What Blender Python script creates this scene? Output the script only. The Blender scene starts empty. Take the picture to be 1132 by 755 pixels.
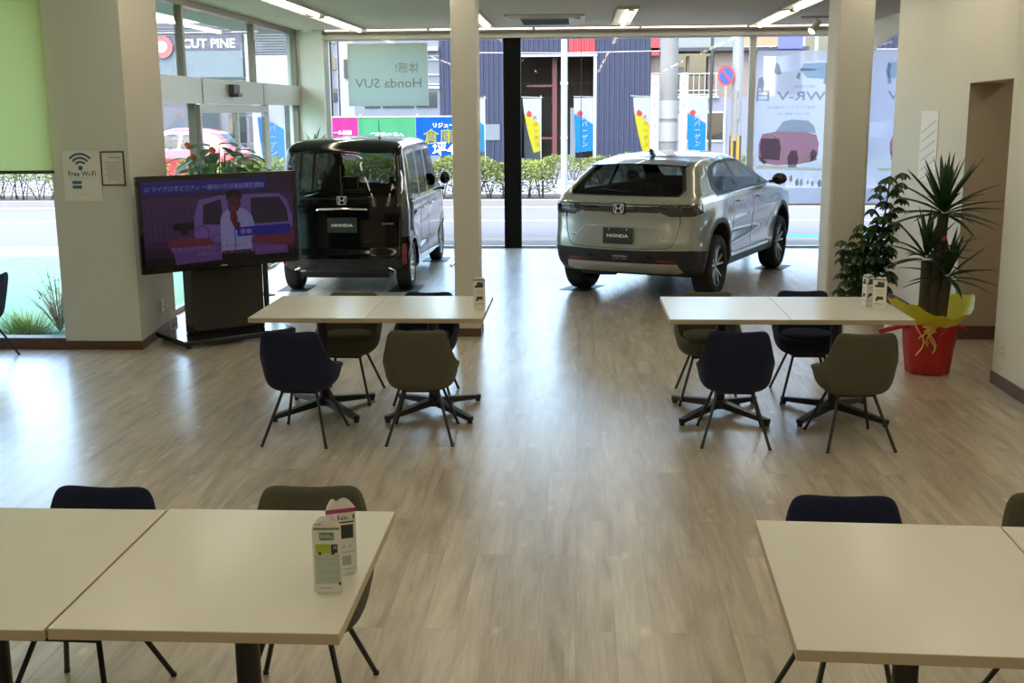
import bpy, math, random
import numpy as np
from mathutils import Vector, Matrix
R = math.radians
PI = math.pi
sc = bpy.context.scene
COL = sc.collection
rnd = random.Random(7)

# ------------------------------------------------------------------ materials
def new_mat(name):
    m = bpy.data.materials.new(name); m.use_nodes = True
    nt = m.node_tree; nt.nodes.clear()
    return m, nt, nt.nodes.new('ShaderNodeOutputMaterial')

def N(nt, typ, **kw):
    n = nt.nodes.new(typ)
    for k, v in kw.items():
        if k in n.inputs: n.inputs[k].default_value = v
        else: setattr(n, k, v)
    return n

def pbr(name, col, rough=.5, metal=0., var=0., scale=8., bump=0., bscale=200., coat=0., spec=.5, emit=None, estr=0., sheen=0.):
    m, nt, out = new_mat(name)
    p = N(nt, 'ShaderNodeBsdfPrincipled')
    p.inputs['Base Color'].default_value = (*col, 1)
    p.inputs['Roughness'].default_value = rough
    p.inputs['Metallic'].default_value = metal
    p.inputs['Specular IOR Level'].default_value = spec
    p.inputs['Coat Weight'].default_value = coat
    p.inputs['Coat Roughness'].default_value = .03 if name != 'white_laminate' else .17
    p.inputs['Sheen Weight'].default_value = sheen
    if emit:
        p.inputs['Emission Color'].default_value = (*emit, 1)
        p.inputs['Emission Strength'].default_value = estr
    nt.links.new(p.outputs[0], out.inputs[0])
    tc = N(nt, 'ShaderNodeTexCoord')
    if var > 0:
        no = N(nt, 'ShaderNodeTexNoise', Scale=scale, Detail=5.)
        nt.links.new(tc.outputs['Object'], no.inputs['Vector'])
        mx = N(nt, 'ShaderNodeMix', data_type='RGBA')
        mx.inputs[6].default_value = (*[c*(1-var) for c in col], 1)
        mx.inputs[7].default_value = (*[min(1, c*(1+var)) for c in col], 1)
        nt.links.new(no.outputs['Fac'], mx.inputs[0])
        nt.links.new(mx.outputs[2], p.inputs['Base Color'])
    if bump > 0:
        nb = N(nt, 'ShaderNodeTexNoise', Scale=bscale, Detail=3.)
        nt.links.new(tc.outputs['Object'], nb.inputs['Vector'])
        b = N(nt, 'ShaderNodeBump', Strength=bump, Distance=.002)
        nt.links.new(nb.outputs['Fac'], b.inputs['Height'])
        nt.links.new(b.outputs[0], p.inputs['Normal'])
    return m

def glass_mat(name, tint=(.93, .96, .95), refl=.06, rough=0., edge=.6):
    m, nt, out = new_mat(name)
    t = N(nt, 'ShaderNodeBsdfTransparent'); t.inputs[0].default_value = (*tint, 1)
    g = N(nt, 'ShaderNodeBsdfGlossy', Roughness=rough)
    lw = N(nt, 'ShaderNodeLayerWeight', Blend=.25)
    mr = N(nt, 'ShaderNodeMapRange'); mr.inputs['To Min'].default_value = refl; mr.inputs['To Max'].default_value = edge
    pw = N(nt, 'ShaderNodeMath', operation='POWER'); pw.inputs[1].default_value = 2.2
    nt.links.new(lw.outputs['Facing'], pw.inputs[0]); nt.links.new(pw.outputs[0], mr.inputs['Value'])
    mx = N(nt, 'ShaderNodeMixShader')
    nt.links.new(mr.outputs[0], mx.inputs[0]); nt.links.new(t.outputs[0], mx.inputs[1]); nt.links.new(g.outputs[0], mx.inputs[2])
    nt.links.new(mx.outputs[0], out.inputs[0])
    return m

def emis(name, col, s):
    m, nt, out = new_mat(name)
    e = N(nt, 'ShaderNodeEmission', Strength=s); e.inputs[0].default_value = (*col, 1)
    nt.links.new(e.outputs[0], out.inputs[0]); return m

def paint(name, col, rough=.25, metal=0., coat=1.):
    """car paint outside, dark lining on the inside of the shell"""
    m, nt, out = new_mat(name)
    p = N(nt, 'ShaderNodeBsdfPrincipled'); p.inputs['Base Color'].default_value = (*col, 1)
    p.inputs['Roughness'].default_value = rough; p.inputs['Metallic'].default_value = metal
    p.inputs['Coat Weight'].default_value = coat; p.inputs['Coat Roughness'].default_value = .02
    d = N(nt, 'ShaderNodeBsdfDiffuse'); d.inputs[0].default_value = (.03, .03, .033, 1)
    g = N(nt, 'ShaderNodeNewGeometry'); mx = N(nt, 'ShaderNodeMixShader')
    nt.links.new(g.outputs['Backfacing'], mx.inputs[0]); nt.links.new(p.outputs[0], mx.inputs[1]); nt.links.new(d.outputs[0], mx.inputs[2])
    nt.links.new(mx.outputs[0], out.inputs[0]); return m

def translucent(name, col, amt=.5, rough=.6):
    m, nt, out = new_mat(name)
    p = N(nt, 'ShaderNodeBsdfDiffuse'); p.inputs[0].default_value = (*col, 1)
    t = N(nt, 'ShaderNodeBsdfTranslucent'); t.inputs[0].default_value = (*col, 1)
    mx = N(nt, 'ShaderNodeMixShader'); mx.inputs[0].default_value = amt
    nt.links.new(p.outputs[0], mx.inputs[1]); nt.links.new(t.outputs[0], mx.inputs[2]); nt.links.new(mx.outputs[0], out.inputs[0])
    return m

def leafmat(name, c1, c2, rough=.35, scale=6., transl=.25):
    m, nt, out = new_mat(name)
    p = N(nt, 'ShaderNodeBsdfPrincipled', Roughness=rough)
    tc = N(nt, 'ShaderNodeTexCoord'); no = N(nt, 'ShaderNodeTexNoise', Scale=scale, Detail=4.)
    nt.links.new(tc.outputs['Object'], no.inputs['Vector'])
    cr = N(nt, 'ShaderNodeValToRGB'); cr.color_ramp.elements[0].position = .35; cr.color_ramp.elements[1].position = .65
    cr.color_ramp.elements[0].color = (*c1, 1); cr.color_ramp.elements[1].color = (*c2, 1)
    nt.links.new(no.outputs['Fac'], cr.inputs[0]); nt.links.new(cr.outputs[0], p.inputs['Base Color'])
    t = N(nt, 'ShaderNodeBsdfTranslucent'); nt.links.new(cr.outputs[0], t.inputs[0])
    mx = N(nt, 'ShaderNodeMixShader'); mx.inputs[0].default_value = transl
    nt.links.new(p.outputs[0], mx.inputs[1]); nt.links.new(t.outputs[0], mx.inputs[2]); nt.links.new(mx.outputs[0], out.inputs[0])
    return m

def floor_mat():
    m, nt, out = new_mat('wood_plank_floor')
    p = N(nt, 'ShaderNodeBsdfPrincipled'); nt.links.new(p.outputs[0], out.inputs[0])
    tc = N(nt, 'ShaderNodeTexCoord'); mp = N(nt, 'ShaderNodeMapping'); mp.inputs['Rotation'].default_value = (0, 0, R(90))
    nt.links.new(tc.outputs['Object'], mp.inputs[0])
    br = N(nt, 'ShaderNodeTexBrick', offset=.37, squash=1.)
    br.inputs['Scale'].default_value = 1.; br.inputs['Brick Width'].default_value = 1.25; br.inputs['Row Height'].default_value = .152
    br.inputs['Mortar Size'].default_value = .0012; br.inputs['Bias'].default_value = 0.
    br.inputs['Color1'].default_value = (0, 0, 0, 1); br.inputs['Color2'].default_value = (1, 1, 1, 1); br.inputs['Mortar'].default_value = (.5, .5, .5, 1)
    nt.links.new(mp.outputs[0], br.inputs['Vector'])
    mp2 = N(nt, 'ShaderNodeMapping'); mp2.inputs['Scale'].default_value = (7., .9, 1.)
    nt.links.new(tc.outputs['Object'], mp2.inputs[0])
    add = N(nt, 'ShaderNodeVectorMath', operation='MULTIPLY_ADD')
    nt.links.new(br.outputs['Color'], add.inputs[0]); add.inputs[1].default_value = (13., 7., 3.); nt.links.new(mp2.outputs[0], add.inputs[2])
    n1 = N(nt, 'ShaderNodeTexNoise', Scale=1.6, Detail=6., Roughness=.6, Distortion=.6); nt.links.new(add.outputs[0], n1.inputs['Vector'])
    mp3 = N(nt, 'ShaderNodeMapping'); mp3.inputs['Scale'].default_value = (60., 2.2, 1.); nt.links.new(tc.outputs['Object'], mp3.inputs[0])
    n2 = N(nt, 'ShaderNodeTexNoise', Scale=1.5, Detail=4.); nt.links.new(mp3.outputs[0], n2.inputs['Vector'])
    # knots
    vo = N(nt, 'ShaderNodeTexVoronoi', Scale=1.); mp4 = N(nt, 'ShaderNodeMapping'); mp4.inputs['Scale'].default_value = (5., 2.2, 1.)
    nt.links.new(tc.outputs['Object'], mp4.inputs[0]); nt.links.new(mp4.outputs[0], vo.inputs['Vector'])
    kn = N(nt, 'ShaderNodeMapRange'); kn.inputs['From Min'].default_value = .03; kn.inputs['From Max'].default_value = .13
    kn.inputs['To Min'].default_value = 1.; kn.inputs['To Max'].default_value = 0.
    nt.links.new(vo.outputs['Distance'], kn.inputs['Value'])
    cr = N(nt, 'ShaderNodeValToRGB'); e = cr.color_ramp.elements
    e[0].position = .28; e[0].color = (.42, .34, .245, 1); e[1].position = .72; e[1].color = (.80, .72, .58, 1)
    x = e.new(.5); x.color = (.62, .53, .405, 1)
    nt.links.new(n1.outputs['Fac'], cr.inputs[0])
    mxp = N(nt, 'ShaderNodeMix', data_type='RGBA', blend_type='MULTIPLY'); mxp.inputs[0].default_value = 1.
    pr = N(nt, 'ShaderNodeMapRange'); pr.inputs['To Min'].default_value = .93; pr.inputs['To Max'].default_value = 1.05
    nt.links.new(br.outputs['Color'], pr.inputs['Value']); cb = N(nt, 'ShaderNodeCombineColor')
    for i in range(3): nt.links.new(pr.outputs[0], cb.inputs[i])
    nt.links.new(cr.outputs[0], mxp.inputs[6]); nt.links.new(cb.outputs[0], mxp.inputs[7])
    mg = N(nt, 'ShaderNodeMix', data_type='RGBA', blend_type='MULTIPLY'); mg.inputs[0].default_value = .35
    nt.links.new(mxp.outputs[2], mg.inputs[6]); nt.links.new(n2.outputs['Fac'], mg.inputs[7])
    mk = N(nt, 'ShaderNodeMix', data_type='RGBA'); mk.inputs[7].default_value = (.86, .80, .68, 1)
    km = N(nt, 'ShaderNodeMath', operation='MULTIPLY'); km.inputs[1].default_value = .55
    nt.links.new(kn.outputs[0], km.inputs[0]); nt.links.new(km.outputs[0], mk.inputs[0]); nt.links.new(mg.outputs[2], mk.inputs[6])
    mj = N(nt, 'ShaderNodeMix', data_type='RGBA'); mj.inputs[7].default_value = (.22, .17, .12, 1)
    jm = N(nt, 'ShaderNodeMath', operation='MULTIPLY'); jm.inputs[1].default_value = .5
    nt.links.new(br.outputs['Fac'], jm.inputs[0]); nt.links.new(jm.outputs[0], mj.inputs[0]); nt.links.new(mk.outputs[2], mj.inputs[6])
    nt.links.new(mj.outputs[2], p.inputs['Base Color'])
    p.inputs['Roughness'].default_value = .42; p.inputs['Specular IOR Level'].default_value = .6; p.inputs['Coat Weight'].default_value = .9; p.inputs['Coat Roughness'].default_value = .26; p.inputs['Coat IOR'].default_value = 1.6
    b = N(nt, 'ShaderNodeBump', Strength=.08, Distance=.002); nt.links.new(n2.outputs['Fac'], b.inputs['Height']); nt.links.new(b.outputs[0], p.inputs['Normal'])
    return m

M = {}
M['floor'] = floor_mat()
M['wall'] = pbr('painted_wallpaper', (.70, .67, .59), .75, bump=.25, bscale=160, var=.02)
M['ceiling'] = pbr('ceiling_board', (.66, .585, .46), .85, bump=.15, bscale=90)
M['column'] = pbr('column_wallpaper', (.66, .65, .61), .6, bump=.15, bscale=160)
M['greycol'] = pbr('satin_grey_column', (.68, .74, .70), .42, bump=.06, bscale=60)
M['mint'] = pbr('pale_wallpaper', (.66, .70, .62), .7)
M['brown'] = pbr('brown_vinyl_baseboard', (.105, .058, .038), .45, var=.15, scale=20)
M['black'] = pbr('black_metal', (.012, .012, .013), .38)
M['blackpost'] = pbr('black_post_paint', (.006, .006, .005), .7, spec=.12)
M['alu'] = pbr('anodised_aluminium', (.42, .41, .37), .35, metal=.7, var=.05)
M['bronze'] = pbr('bronze_frame', (.20, .18, .14), .4, metal=.5)
M['band'] = pbr('stainless_band', (.50, .49, .45), .3, metal=.55, var=.04, scale=3)
M['glass'] = glass_mat('clear_glass', (.96, .98, .975), .018)
M['tube'] = emis('led_tube', (1, .92, .71), 16.)
M['tabletop'] = pbr('white_laminate', (.72, .70, .62), .30, bump=.02, bscale=500, coat=.22)
M['edge'] = pbr('beige_edge_band', (.50, .42, .30), .45)
M['navy'] = pbr('navy_wool', (.015, .020, .050), .95, var=.35, scale=140, bump=.5, bscale=420, sheen=.06, spec=.2)
M['olive'] = pbr('olive_wool', (.100, .098, .068), .95, var=.3, scale=140, bump=.5, bscale=420, sheen=.05, spec=.2)
M['paper'] = pbr('white_paper', (.78, .77, .72), .6)
M['ptext'] = pbr('printed_ink', (.03, .035, .04), .6)
M['pgrey'] = pbr('grey_print', (.42, .46, .45), .6)
M['plgreen'] = pbr('pale_green_print', (.47, .55, .49), .6)
M['pgreen'] = pbr('green_print', (.14, .26, .15), .6)
M['pyel'] = pbr('lime_print', (.45, .52, .05), .6)
M['ppink'] = pbr('magenta_print', (.36, .05, .17), .6)
M['pblue'] = pbr('blue_print', (.04, .20, .30), .6)
M['plastic_w'] = pbr('white_plastic', (.72, .71, .67), .4)
M['gloss_black'] = pbr('gloss_black_plastic', (.006, .006, .007), .12, coat=.5)
M['tyre'] = pbr('tyre_rubber', (.010, .010, .010), .8, bump=.3, bscale=60)
M['chrome'] = pbr('chrome', (.75, .75, .76), .12, metal=1.)
M['silver'] = pbr('silver_paint', (.50, .50, .47), .3, metal=.6)
M['darktrim'] = pbr('black_trim_plastic', (.012, .012, .013), .5)
M['darkgrey'] = pbr('dark_grey_plastic', (.045, .048, .05), .5)
M['red_lens'] = pbr('red_lens', (.22, .008, .012), .15, coat=.6)
M['smoke_lens'] = pbr('smoked_lens', (.028, .026, .026), .1, coat=1., var=.5, scale=40)
M['clear_lens'] = pbr('clear_lens', (.35, .37, .36), .12, metal=.4, coat=1.)

# ------------------------------------------------------------------ mesh builder
class MB:
    def __init__(s): s.v = []; s.f = []; s.mi = []; s.cur = 0
    def add(s, vs, fs, mi=None):
        b = len(s.v); s.v += [tuple(v) for v in vs]; s.f += [tuple(b+i for i in f) for f in fs]
        s.mi += [s.cur if mi is None else mi]*len(fs); return s
    def box(s, c, d, rz=0., mat=None, mi=None):
        cx, cy, cz = c; hx, hy, hz = d[0]/2, d[1]/2, d[2]/2
        vs = [Vector((x*hx, y*hy, z*hz)) for x in (-1, 1) for y in (-1, 1) for z in (-1, 1)]
        if rz: mt = Matrix.Rotation(rz, 3, 'Z'); vs = [mt @ v for v in vs]
        if mat is not None: vs = [mat @ v for v in vs]
        vs = [(v[0]+cx, v[1]+cy, v[2]+cz) for v in vs]
        return s.add(vs, [(0, 1, 3, 2), (4, 6, 7, 5), (0, 4, 5, 1), (2, 3, 7, 6), (0, 2, 6, 4), (1, 5, 7, 3)], mi)
    def bb(s, x0, x1, y0, y1, z0, z1, mi=None):
        return s.box(((x0+x1)/2, (y0+y1)/2, (z0+z1)/2), (abs(x1-x0), abs(y1-y0), abs(z1-z0)), mi=mi)
    def tube(s, pts, r, n=8, caps=True, mi=None):
        pts = [Vector(p) for p in pts]; rs = r if isinstance(r, (list, tuple)) else [r]*len(pts)
        rings = []; up = None
        for i, p in enumerate(pts):
            t = (pts[min(i+1, len(pts)-1)] - pts[max(i-1, 0)])
            if t.length < 1e-9: t = Vector((0, 0, 1))
            t.normalize()
            if up is None: up = Vector((0, 0, 1)) if abs(t.z) < .9 else Vector((1, 0, 0))
            a = t.cross(up)
            if a.length < 1e-6: a = t.orthogonal()
            a.normalize(); b = a.cross(t).normalized(); up = b
            rings.append([p + (a*math.cos(2*PI*k/n) + b*math.sin(2*PI*k/n))*rs[i] for k in range(n)])
        vs = [v for rg in rings for v in rg]; fs = []
        for i in range(len(pts)-1):
            for k in range(n):
                k2 = (k+1) % n; fs.append((i*n+k, i*n+k2, (i+1)*n+k2, (i+1)*n+k))
        if caps: fs.append(tuple(range(n))[::-1]); fs.append(tuple((len(pts)-1)*n+k for k in range(n)))
        return s.add(vs, fs, mi)
    def lathe(s, prof, c=(0, 0, 0), n=24, mi=None, axis='Z', sx=1., sy=1.):
        vs = []
        for (r, z) in prof:
            for k in range(n):
                a = 2*PI*k/n; x, y = r*math.cos(a)*sx, r*math.sin(a)*sy
                if axis == 'Z': v = (x, y, z)
                elif axis == 'X': v = (z, x, y)
                else: v = (x, z, y)
                vs.append((v[0]+c[0], v[1]+c[1], v[2]+c[2]))
        fs = [(i*n+k, i*n+(k+1) % n, (i+1)*n+(k+1) % n, (i+1)*n+k) for i in range(len(prof)-1) for k in range(n)]
        return s.add(vs, fs, mi)
    def prism(s, poly, o, ax, ay, az, mi=None):
        """polygon in the (ax,ay) frame at o extruded along az"""
        o, ax, ay, az = map(Vector, (o, ax, ay, az)); n = len(poly)
        a = [o+ax*x+ay*y for x, y in poly]; b = [p+az for p in a]
        return s.add(a+b, [tuple(range(n))[::-1], tuple(range(n, 2*n))] + [(i, (i+1) % n, n+(i+1) % n, n+i) for i in range(n)], mi)
    def quad(s, a, b, c, d, mi=None): return s.add([a, b, c, d], [(0, 1, 2, 3)], mi)
    def sphere(s, c, r, n=12, m=8, mi=None):
        r = r if isinstance(r, (tuple, list)) else (r, r, r); vs = []; fs = []
        for i in range(m+1):
            th = PI*i/m
            for k in range(n):
                a = 2*PI*k/n; vs.append((c[0]+r[0]*math.sin(th)*math.cos(a), c[1]+r[1]*math.sin(th)*math.sin(a), c[2]+r[2]*math.cos(th)))
        for i in range(m):
            for k in range(n): fs.append((i*n+k, (i+1)*n+k, (i+1)*n+(k+1) % n, i*n+(k+1) % n))
        return s.add(vs, fs, mi)
    def build(s, name, mats, parent=None, smooth=35, bevel=0., fix=True, loc=None, rz=None):
        me = bpy.data.meshes.new(name); me.from_pydata(s.v, [], s.f)
        if not isinstance(mats, (list, tuple)): mats = [mats]
        for m in mats: me.materials.append(M[m] if isinstance(m, str) else m)
        if len(mats) > 1: me.polygons.foreach_set('material_index', s.mi)
        if fix:
            import bmesh
            b = bmesh.new(); b.from_mesh(me); bmesh.ops.remove_doubles(b, verts=b.verts, dist=1e-6)
            bmesh.ops.recalc_face_normals(b, faces=b.faces); b.to_mesh(me); b.free()
        me.update()
        if smooth: me.shade_smooth(); me.set_sharp_from_angle(angle=R(smooth))
        o = bpy.data.objects.new(name, me); COL.objects.link(o)
        if parent: o.parent = parent
        if bevel:
            bm = o.modifiers.new('bevel', 'BEVEL'); bm.width = bevel; bm.segments = 2; bm.limit_method = 'ANGLE'
        if loc: o.location = loc
        if rz is not None: o.rotation_euler.z = rz
        return o

def tag(o, label=None, cat=None, group=None, kind=None):
    if label: o['label'] = label
    if cat: o['category'] = cat
    if group: o['group'] = group
    if kind: o['kind'] = kind
    return o
def empty(name, loc, rz=0.):
    o = bpy.data.objects.new(name, None); COL.objects.link(o); o.location = loc; o.rotation_euler.z = rz
    o.empty_display_size = .1; return o
def struct(o, label=None): o['kind'] = 'structure'; return o
def copy_tree(o, parent=None):
    c = o.copy(); COL.objects.link(c)
    if parent is not None: c.parent = parent
    for ch in list(o.children): copy_tree(ch, c)
    return c

def text_verts(body, size, bold=0., width=1., shear=0., space=1.):
    c = bpy.data.curves.new('t', 'FONT'); c.body = body; c.size = size; c.offset = bold; c.resolution_u = 2; c.shear = shear
    c.space_character = space
    o = bpy.data.objects.new('t', c); COL.objects.link(o); bpy.context.view_layer.update()
    me = bpy.data.meshes.new_from_object(o.evaluated_get(bpy.context.evaluated_depsgraph_get()))
    vs = [(v.co.x*width, v.co.y) for v in me.vertices]; fs = [tuple(p.vertices) for p in me.polygons]
    bpy.data.objects.remove(o); bpy.data.curves.remove(c); bpy.data.meshes.remove(me)
    return vs, fs
def vs_adv(c): return 1.0 if ord(c) > 255 else .6
def add_text(mb, body, o, ax, ay, size=None, w=None, h=None, bold=0., mirror=False, off=0., mi=None, anchor='c', shear=0.):
    """writing as thin flat letters: o centre, ax/ay unit vectors; fitted to w (and h) metres"""
    vs, fs = text_verts(body, 1., bold, shear=shear)
    if not vs: return
    x0 = min(v[0] for v in vs); x1 = max(v[0] for v in vs); y0 = min(v[1] for v in vs); y1 = max(v[1] for v in vs)
    if h and not w and len(body) == 1: sx = sy = h/.78; x0, x1 = 0., vs_adv(body); y0, y1 = -.08, .80
    elif w and h: sx, sy = w/(x1-x0), h/(y1-y0)
    elif w: sx = sy = w/(x1-x0)
    else: sx = sy = (h or size)/(y1-y0)
    o, ax, ay = Vector(o), Vector(ax), Vector(ay); n = ax.cross(ay)
    if mirror: sgn = -1
    else: sgn = 1
    out = [o + ax*((x-(x0+x1)/2)*sx*sgn) + ay*((y-(y0+y1)/2)*sy) + n*off for x, y in vs]
    mb.add(out, fs, mi)

# ------------------------------------------------------------------ camera
def setup_camera():
    f, p, y, r, H = 1275.7, .197243, .0575098, -.00740025, 1.99906
    cy, sy = math.cos(y), math.sin(y); cp, sp = math.cos(p), math.sin(p)
    fwd = Vector((-sy*cp, cy*cp, -sp)); right = Vector((cy, sy, 0)); up = right.cross(fwd)
    a = right*math.cos(r) + up*math.sin(r); b = up*math.cos(r) - right*math.sin(r)
    m = Matrix(((a.x, b.x, -fwd.x, 0), (a.y, b.y, -fwd.y, 0), (a.z, b.z, -fwd.z, H), (0, 0, 0, 1)))
    cd = bpy.data.cameras.new('camera'); cd.sensor_width = 36.; cd.lens = f/1132*36; cd.clip_end = 500
    o = bpy.data.objects.new('camera', cd); COL.objects.link(o); o.matrix_world = m; sc.camera = o
setup_camera()
sc.view_settings.view_transform = 'Standard'; sc.view_settings.look = 'None'; sc.view_settings.gamma = 1.
sc.view_settings.use_curve_mapping = False; sc.view_settings.exposure = .13
sc.cycles.use_denoising = True
sc.cycles.max_bounces = 10; sc.cycles.transparent_max_bounces = 24; sc.cycles.diffuse_bounces = 5; sc.cycles.glossy_bounces = 5
sc.cycles.caustics_reflective = False; sc.cycles.caustics_refractive = False
sc.cycles.sample_clamp_indirect = 6.

# world: procedural sky
w = bpy.data.worlds.new('sky'); sc.world = w; w.use_nodes = True; nt = w.node_tree; nt.nodes.clear()
wo = nt.nodes.new('ShaderNodeOutputWorld'); bg = nt.nodes.new('ShaderNodeBackground'); sky = nt.nodes.new('ShaderNodeTexSky')
sky.sky_type = 'NISHITA'; sky.sun_disc = False; sky.sun_elevation = R(58); sky.sun_rotation = R(200); sky.air_density = 1.2; sky.dust_density = 2.5; sky.ozone_density = 1.5
bg.inputs[1].default_value = 1.5
nt.links.new(sky.outputs[0], bg.inputs[0]); nt.links.new(bg.outputs[0], wo.inputs[0])
sl = bpy.data.lights.new('sun', 'SUN'); sl.energy = 5.0; sl.angle = R(.6); sl.color = (1, .95, .88)
so = bpy.data.objects.new('sun', sl); COL.objects.link(so)
so.rotation_euler = Vector((-.62, -.24, 1.2)).to_track_quat('Z', 'Y').to_euler(); so.location = (-20, -16, 50)
# ------------------------------------------------------------------ room shell
CZ = 3.16   # ceiling height
WY = 17.1   # plane of the street window
def slab(name, boxes, mat, bevel=0.):
    b = MB()
    for x in boxes: b.bb(*x)
    return struct(b.build(name, mat, smooth=0, bevel=bevel))
slab('floor', [(-8, 6, -2.5, 9.7, -.1, 0), (-4.15, 6, 9.7, WY+.06, -.1, 0)], 'floor')
slab('ceiling', [(-8, 6, -2.5, 9.7, CZ, CZ+.25), (-4.2, 6, 9.7, WY+.35, CZ, CZ+.25)], 'ceiling')
slab('wall_back', [(-8, 6, -2.6, -2.5, 0, CZ)], 'wall')
slab('wall_left', [(-8.1, -8, -2.5, 9.7, 0, CZ)], 'wall')
# right wall with an open doorway
slab('wall_right', [(3.07, 3.22, -2.5, 8.53, 0, CZ), (3.30, 3.45, 10.17, 12.5, 0, CZ)], 'wall')
b = MB(); b.prism([(3.07, 8.53), (3.25, 8.53), (3.6, 10.16), (3.295, 10.16)], (0, 0, 2.2), (1, 0, 0), (0, 1, 0), (0, 0, CZ-2.2)); struct(b.build('wall_lintel', 'wall', smooth=0))
slab('wall_corridor', [(3.40, 5.6, 10.17, 10.3, 0, CZ), (5.6, 5.7, 6.0, 10.3, 0, CZ), (3.22, 5.7, 5.9, 6.0, 0, CZ), (3.45, 4.1, 12.38, 12.5, 0, CZ)],
     pbr('corridor_wallpaper', (.46, .38, .29), .8))
slab('wall_niche', [(3.30, 3.45, 10.165, 10.17, 0, CZ)], bpy.data.materials['corridor_wallpaper'])
slab('wall_right_rear', [(3.98, 4.12, 12.38, WY+.3, 0, CZ)], 'wall')
slab('baseboard_right', [(3.058, 3.07, -2.5, 8.53, 0, .09), (3.288, 3.30, 10.155, 12.5, 0, .09), (3.058, 3.235, 8.518, 8.53, 0, .09)], 'brown')
slab('baseboard_corridor', [(3.30, 5.6, 10.15, 10.165, 0, .12)], 'brown')
slab('baseboard_rear', [(3.968, 3.98, 12.5, WY-.05, 0, .09)], 'brown')
# big column block left (five-sided plan)
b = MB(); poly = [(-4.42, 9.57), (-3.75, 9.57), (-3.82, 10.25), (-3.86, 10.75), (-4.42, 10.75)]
b.prism(poly, (0, 0, 0), (1, 0, 0), (0, 1, 0), (0, 0, CZ)); o = struct(b.build('wall_pillar_left', ['greycol', pbr('tan_side_face', (.50, .45, .37), .75, bump=.2, bscale=160)], smooth=0))
for p_ in o.data.polygons: p_.material_index = 1 if p_.normal.x > .5 else 0  # faces turned right take a browner colour than the front
b = MB(); po = [(-4.425, 9.56), (-3.742, 9.56), (-3.808, 10.25), (-3.85, 10.76), (-4.425, 10.76)]
b.prism(po, (0, 0, 0), (1, 0, 0), (0, 1, 0), (0, 0, .075)); struct(b.build('baseboard_pillar', 'brown', smooth=0))
# left window bay, with sill
slab('trim_1', [(-8, -4.42, 9.56, 9.70, 0, .10)], 'brown')
b = MB(); b.bb(-8, -4.42, 9.62, 9.63, .10, CZ); g = struct(b.build('window_1', 'glass', smooth=0))
# street window: four panes between posts and mullions
panes = [(-3.68, -1.10), (-.80, .04), (.048, 2.44), (2.53, 3.98)]
for i, (x0, x1) in enumerate(panes):
    b = MB(); b.bb(x0, x1, WY, WY+.012, .03, CZ-.1); struct(b.build('window_%d' % (i+2), 'glass', smooth=0))
slab('trim_2', [(-3.68, 3.98, WY-.03, WY+.05, 0, .03)], 'alu')
slab('trim_3', [(2.44, 2.53, WY-.03, WY+.05, .03, CZ), (-3.68, -3.62, WY-.03, WY+.05, .03, CZ)], pbr('white_mullion', (.66, .68, .68), .4))
slab('trim_4', [(.040, .048, WY-.012, WY+.02, .03, CZ)], 'bronze')
# glass side wall with the automatic door, x = -4.1
GX = -4.1
b = MB()
for y0, y1 in ((10.75, 12.03), (12.09, 14.70), (14.76, 16.9)): b.bb(GX-.006, GX+.006, y0, y1, 2.36, CZ-.08)
struct(b.build('window_6', 'glass', smooth=0))
b = MB(); b.bb(GX-.006, GX+.006, 10.75, 12.3, .05, 2.10); b.bb(GX-.006, GX+.006, 15.2, 16.9, .05, 2.10); struct(b.build('window_7', 'glass', smooth=0))
b = MB()
b.bb(GX-.05, GX+.05, 10.75, 17.0, CZ-.075, CZ)
for y in (12.06, 14.73, 16.92, 16.99): b.bb(GX-.04, GX+.04, y-.03, y+.03, 2.36, CZ)
for y in (16.92, 16.99): b.bb(GX-.04, GX+.04, y-.025, y+.025, 0, 2.4)
b.bb(GX-.04, GX+.04, 12.28, 12.34, 0, 2.12); b.bb(GX-.04, GX+.04, 15.18, 15.24, 0, 2.12)
b.bb(GX-.04, GX+.04, 10.75, 16.95, 0, .05)
struct(b.build('trim_5', 'bronze', smooth=0))
b = MB(); b.bb(GX-.09, GX+.09, 10.75, 12.40, 2.10, 2.37); b.bb(GX-.09, GX+.09, 12.44, 14.86, 2.10, 2.37); b.bb(GX-.09, GX+.09, 14.90, 16.95, 2.10, 2.37)
struct(b.build('trim_6', 'band', smooth=0))
# automatic door leaves
b = MB(); b.bb(GX+.03, GX+.07, 12.36, 15.16, 2.0, 2.09); b.bb(GX+.03, GX+.07, 12.36, 12.41, .02, 2.0); b.bb(GX+.03, GX+.07, 15.10, 15.16, .02, 2.0); b.bb(GX+.03, GX+.07, 13.72, 13.80, .02, 2.0)
b.bb(GX+.03, GX+.07, 12.36, 15.16, .02, .12)
d = struct(b.build('door_1', 'alu', smooth=0))
b = MB(); b.bb(GX+.045, GX+.055, 12.41, 13.72, .12, 2.0); b.bb(GX+.045, GX+.055, 13.8, 15.10, .12, 2.0); b.build('door_glass', 'glass', d, smooth=0)
b = MB(); b.bb(GX+.09, GX+.15, 13.38, 13.62, 2.20, 2.32); b.bb(GX+.09, GX+.19, 13.42, 13.58, 2.18, 2.22)
tag(b.build('motion_sensor', 'darkgrey', bevel=.008), 'small dark motion sensor on the metal band over the entrance door', 'sensor')
# pilaster in the far left corner and header boxes
slab('wall_pilaster', [(-4.06, -3.68, 16.95, WY+.25, 0, CZ)], 'mint')
slab('wall_header', [(-4.06, 4.0, WY+.06, WY+.3, 3.02, CZ)], 'wall')
slab('trim_7', [(-3.68, 3.98, WY-.12, WY-.02, 3.025, 3.10)], pbr('cream_blind_box', (.50, .47, .38), .5))
slab('trim_8', [(-3.68, 3.98, WY-.17, WY-.12, 3.095, 3.112)], 'brown')
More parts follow.
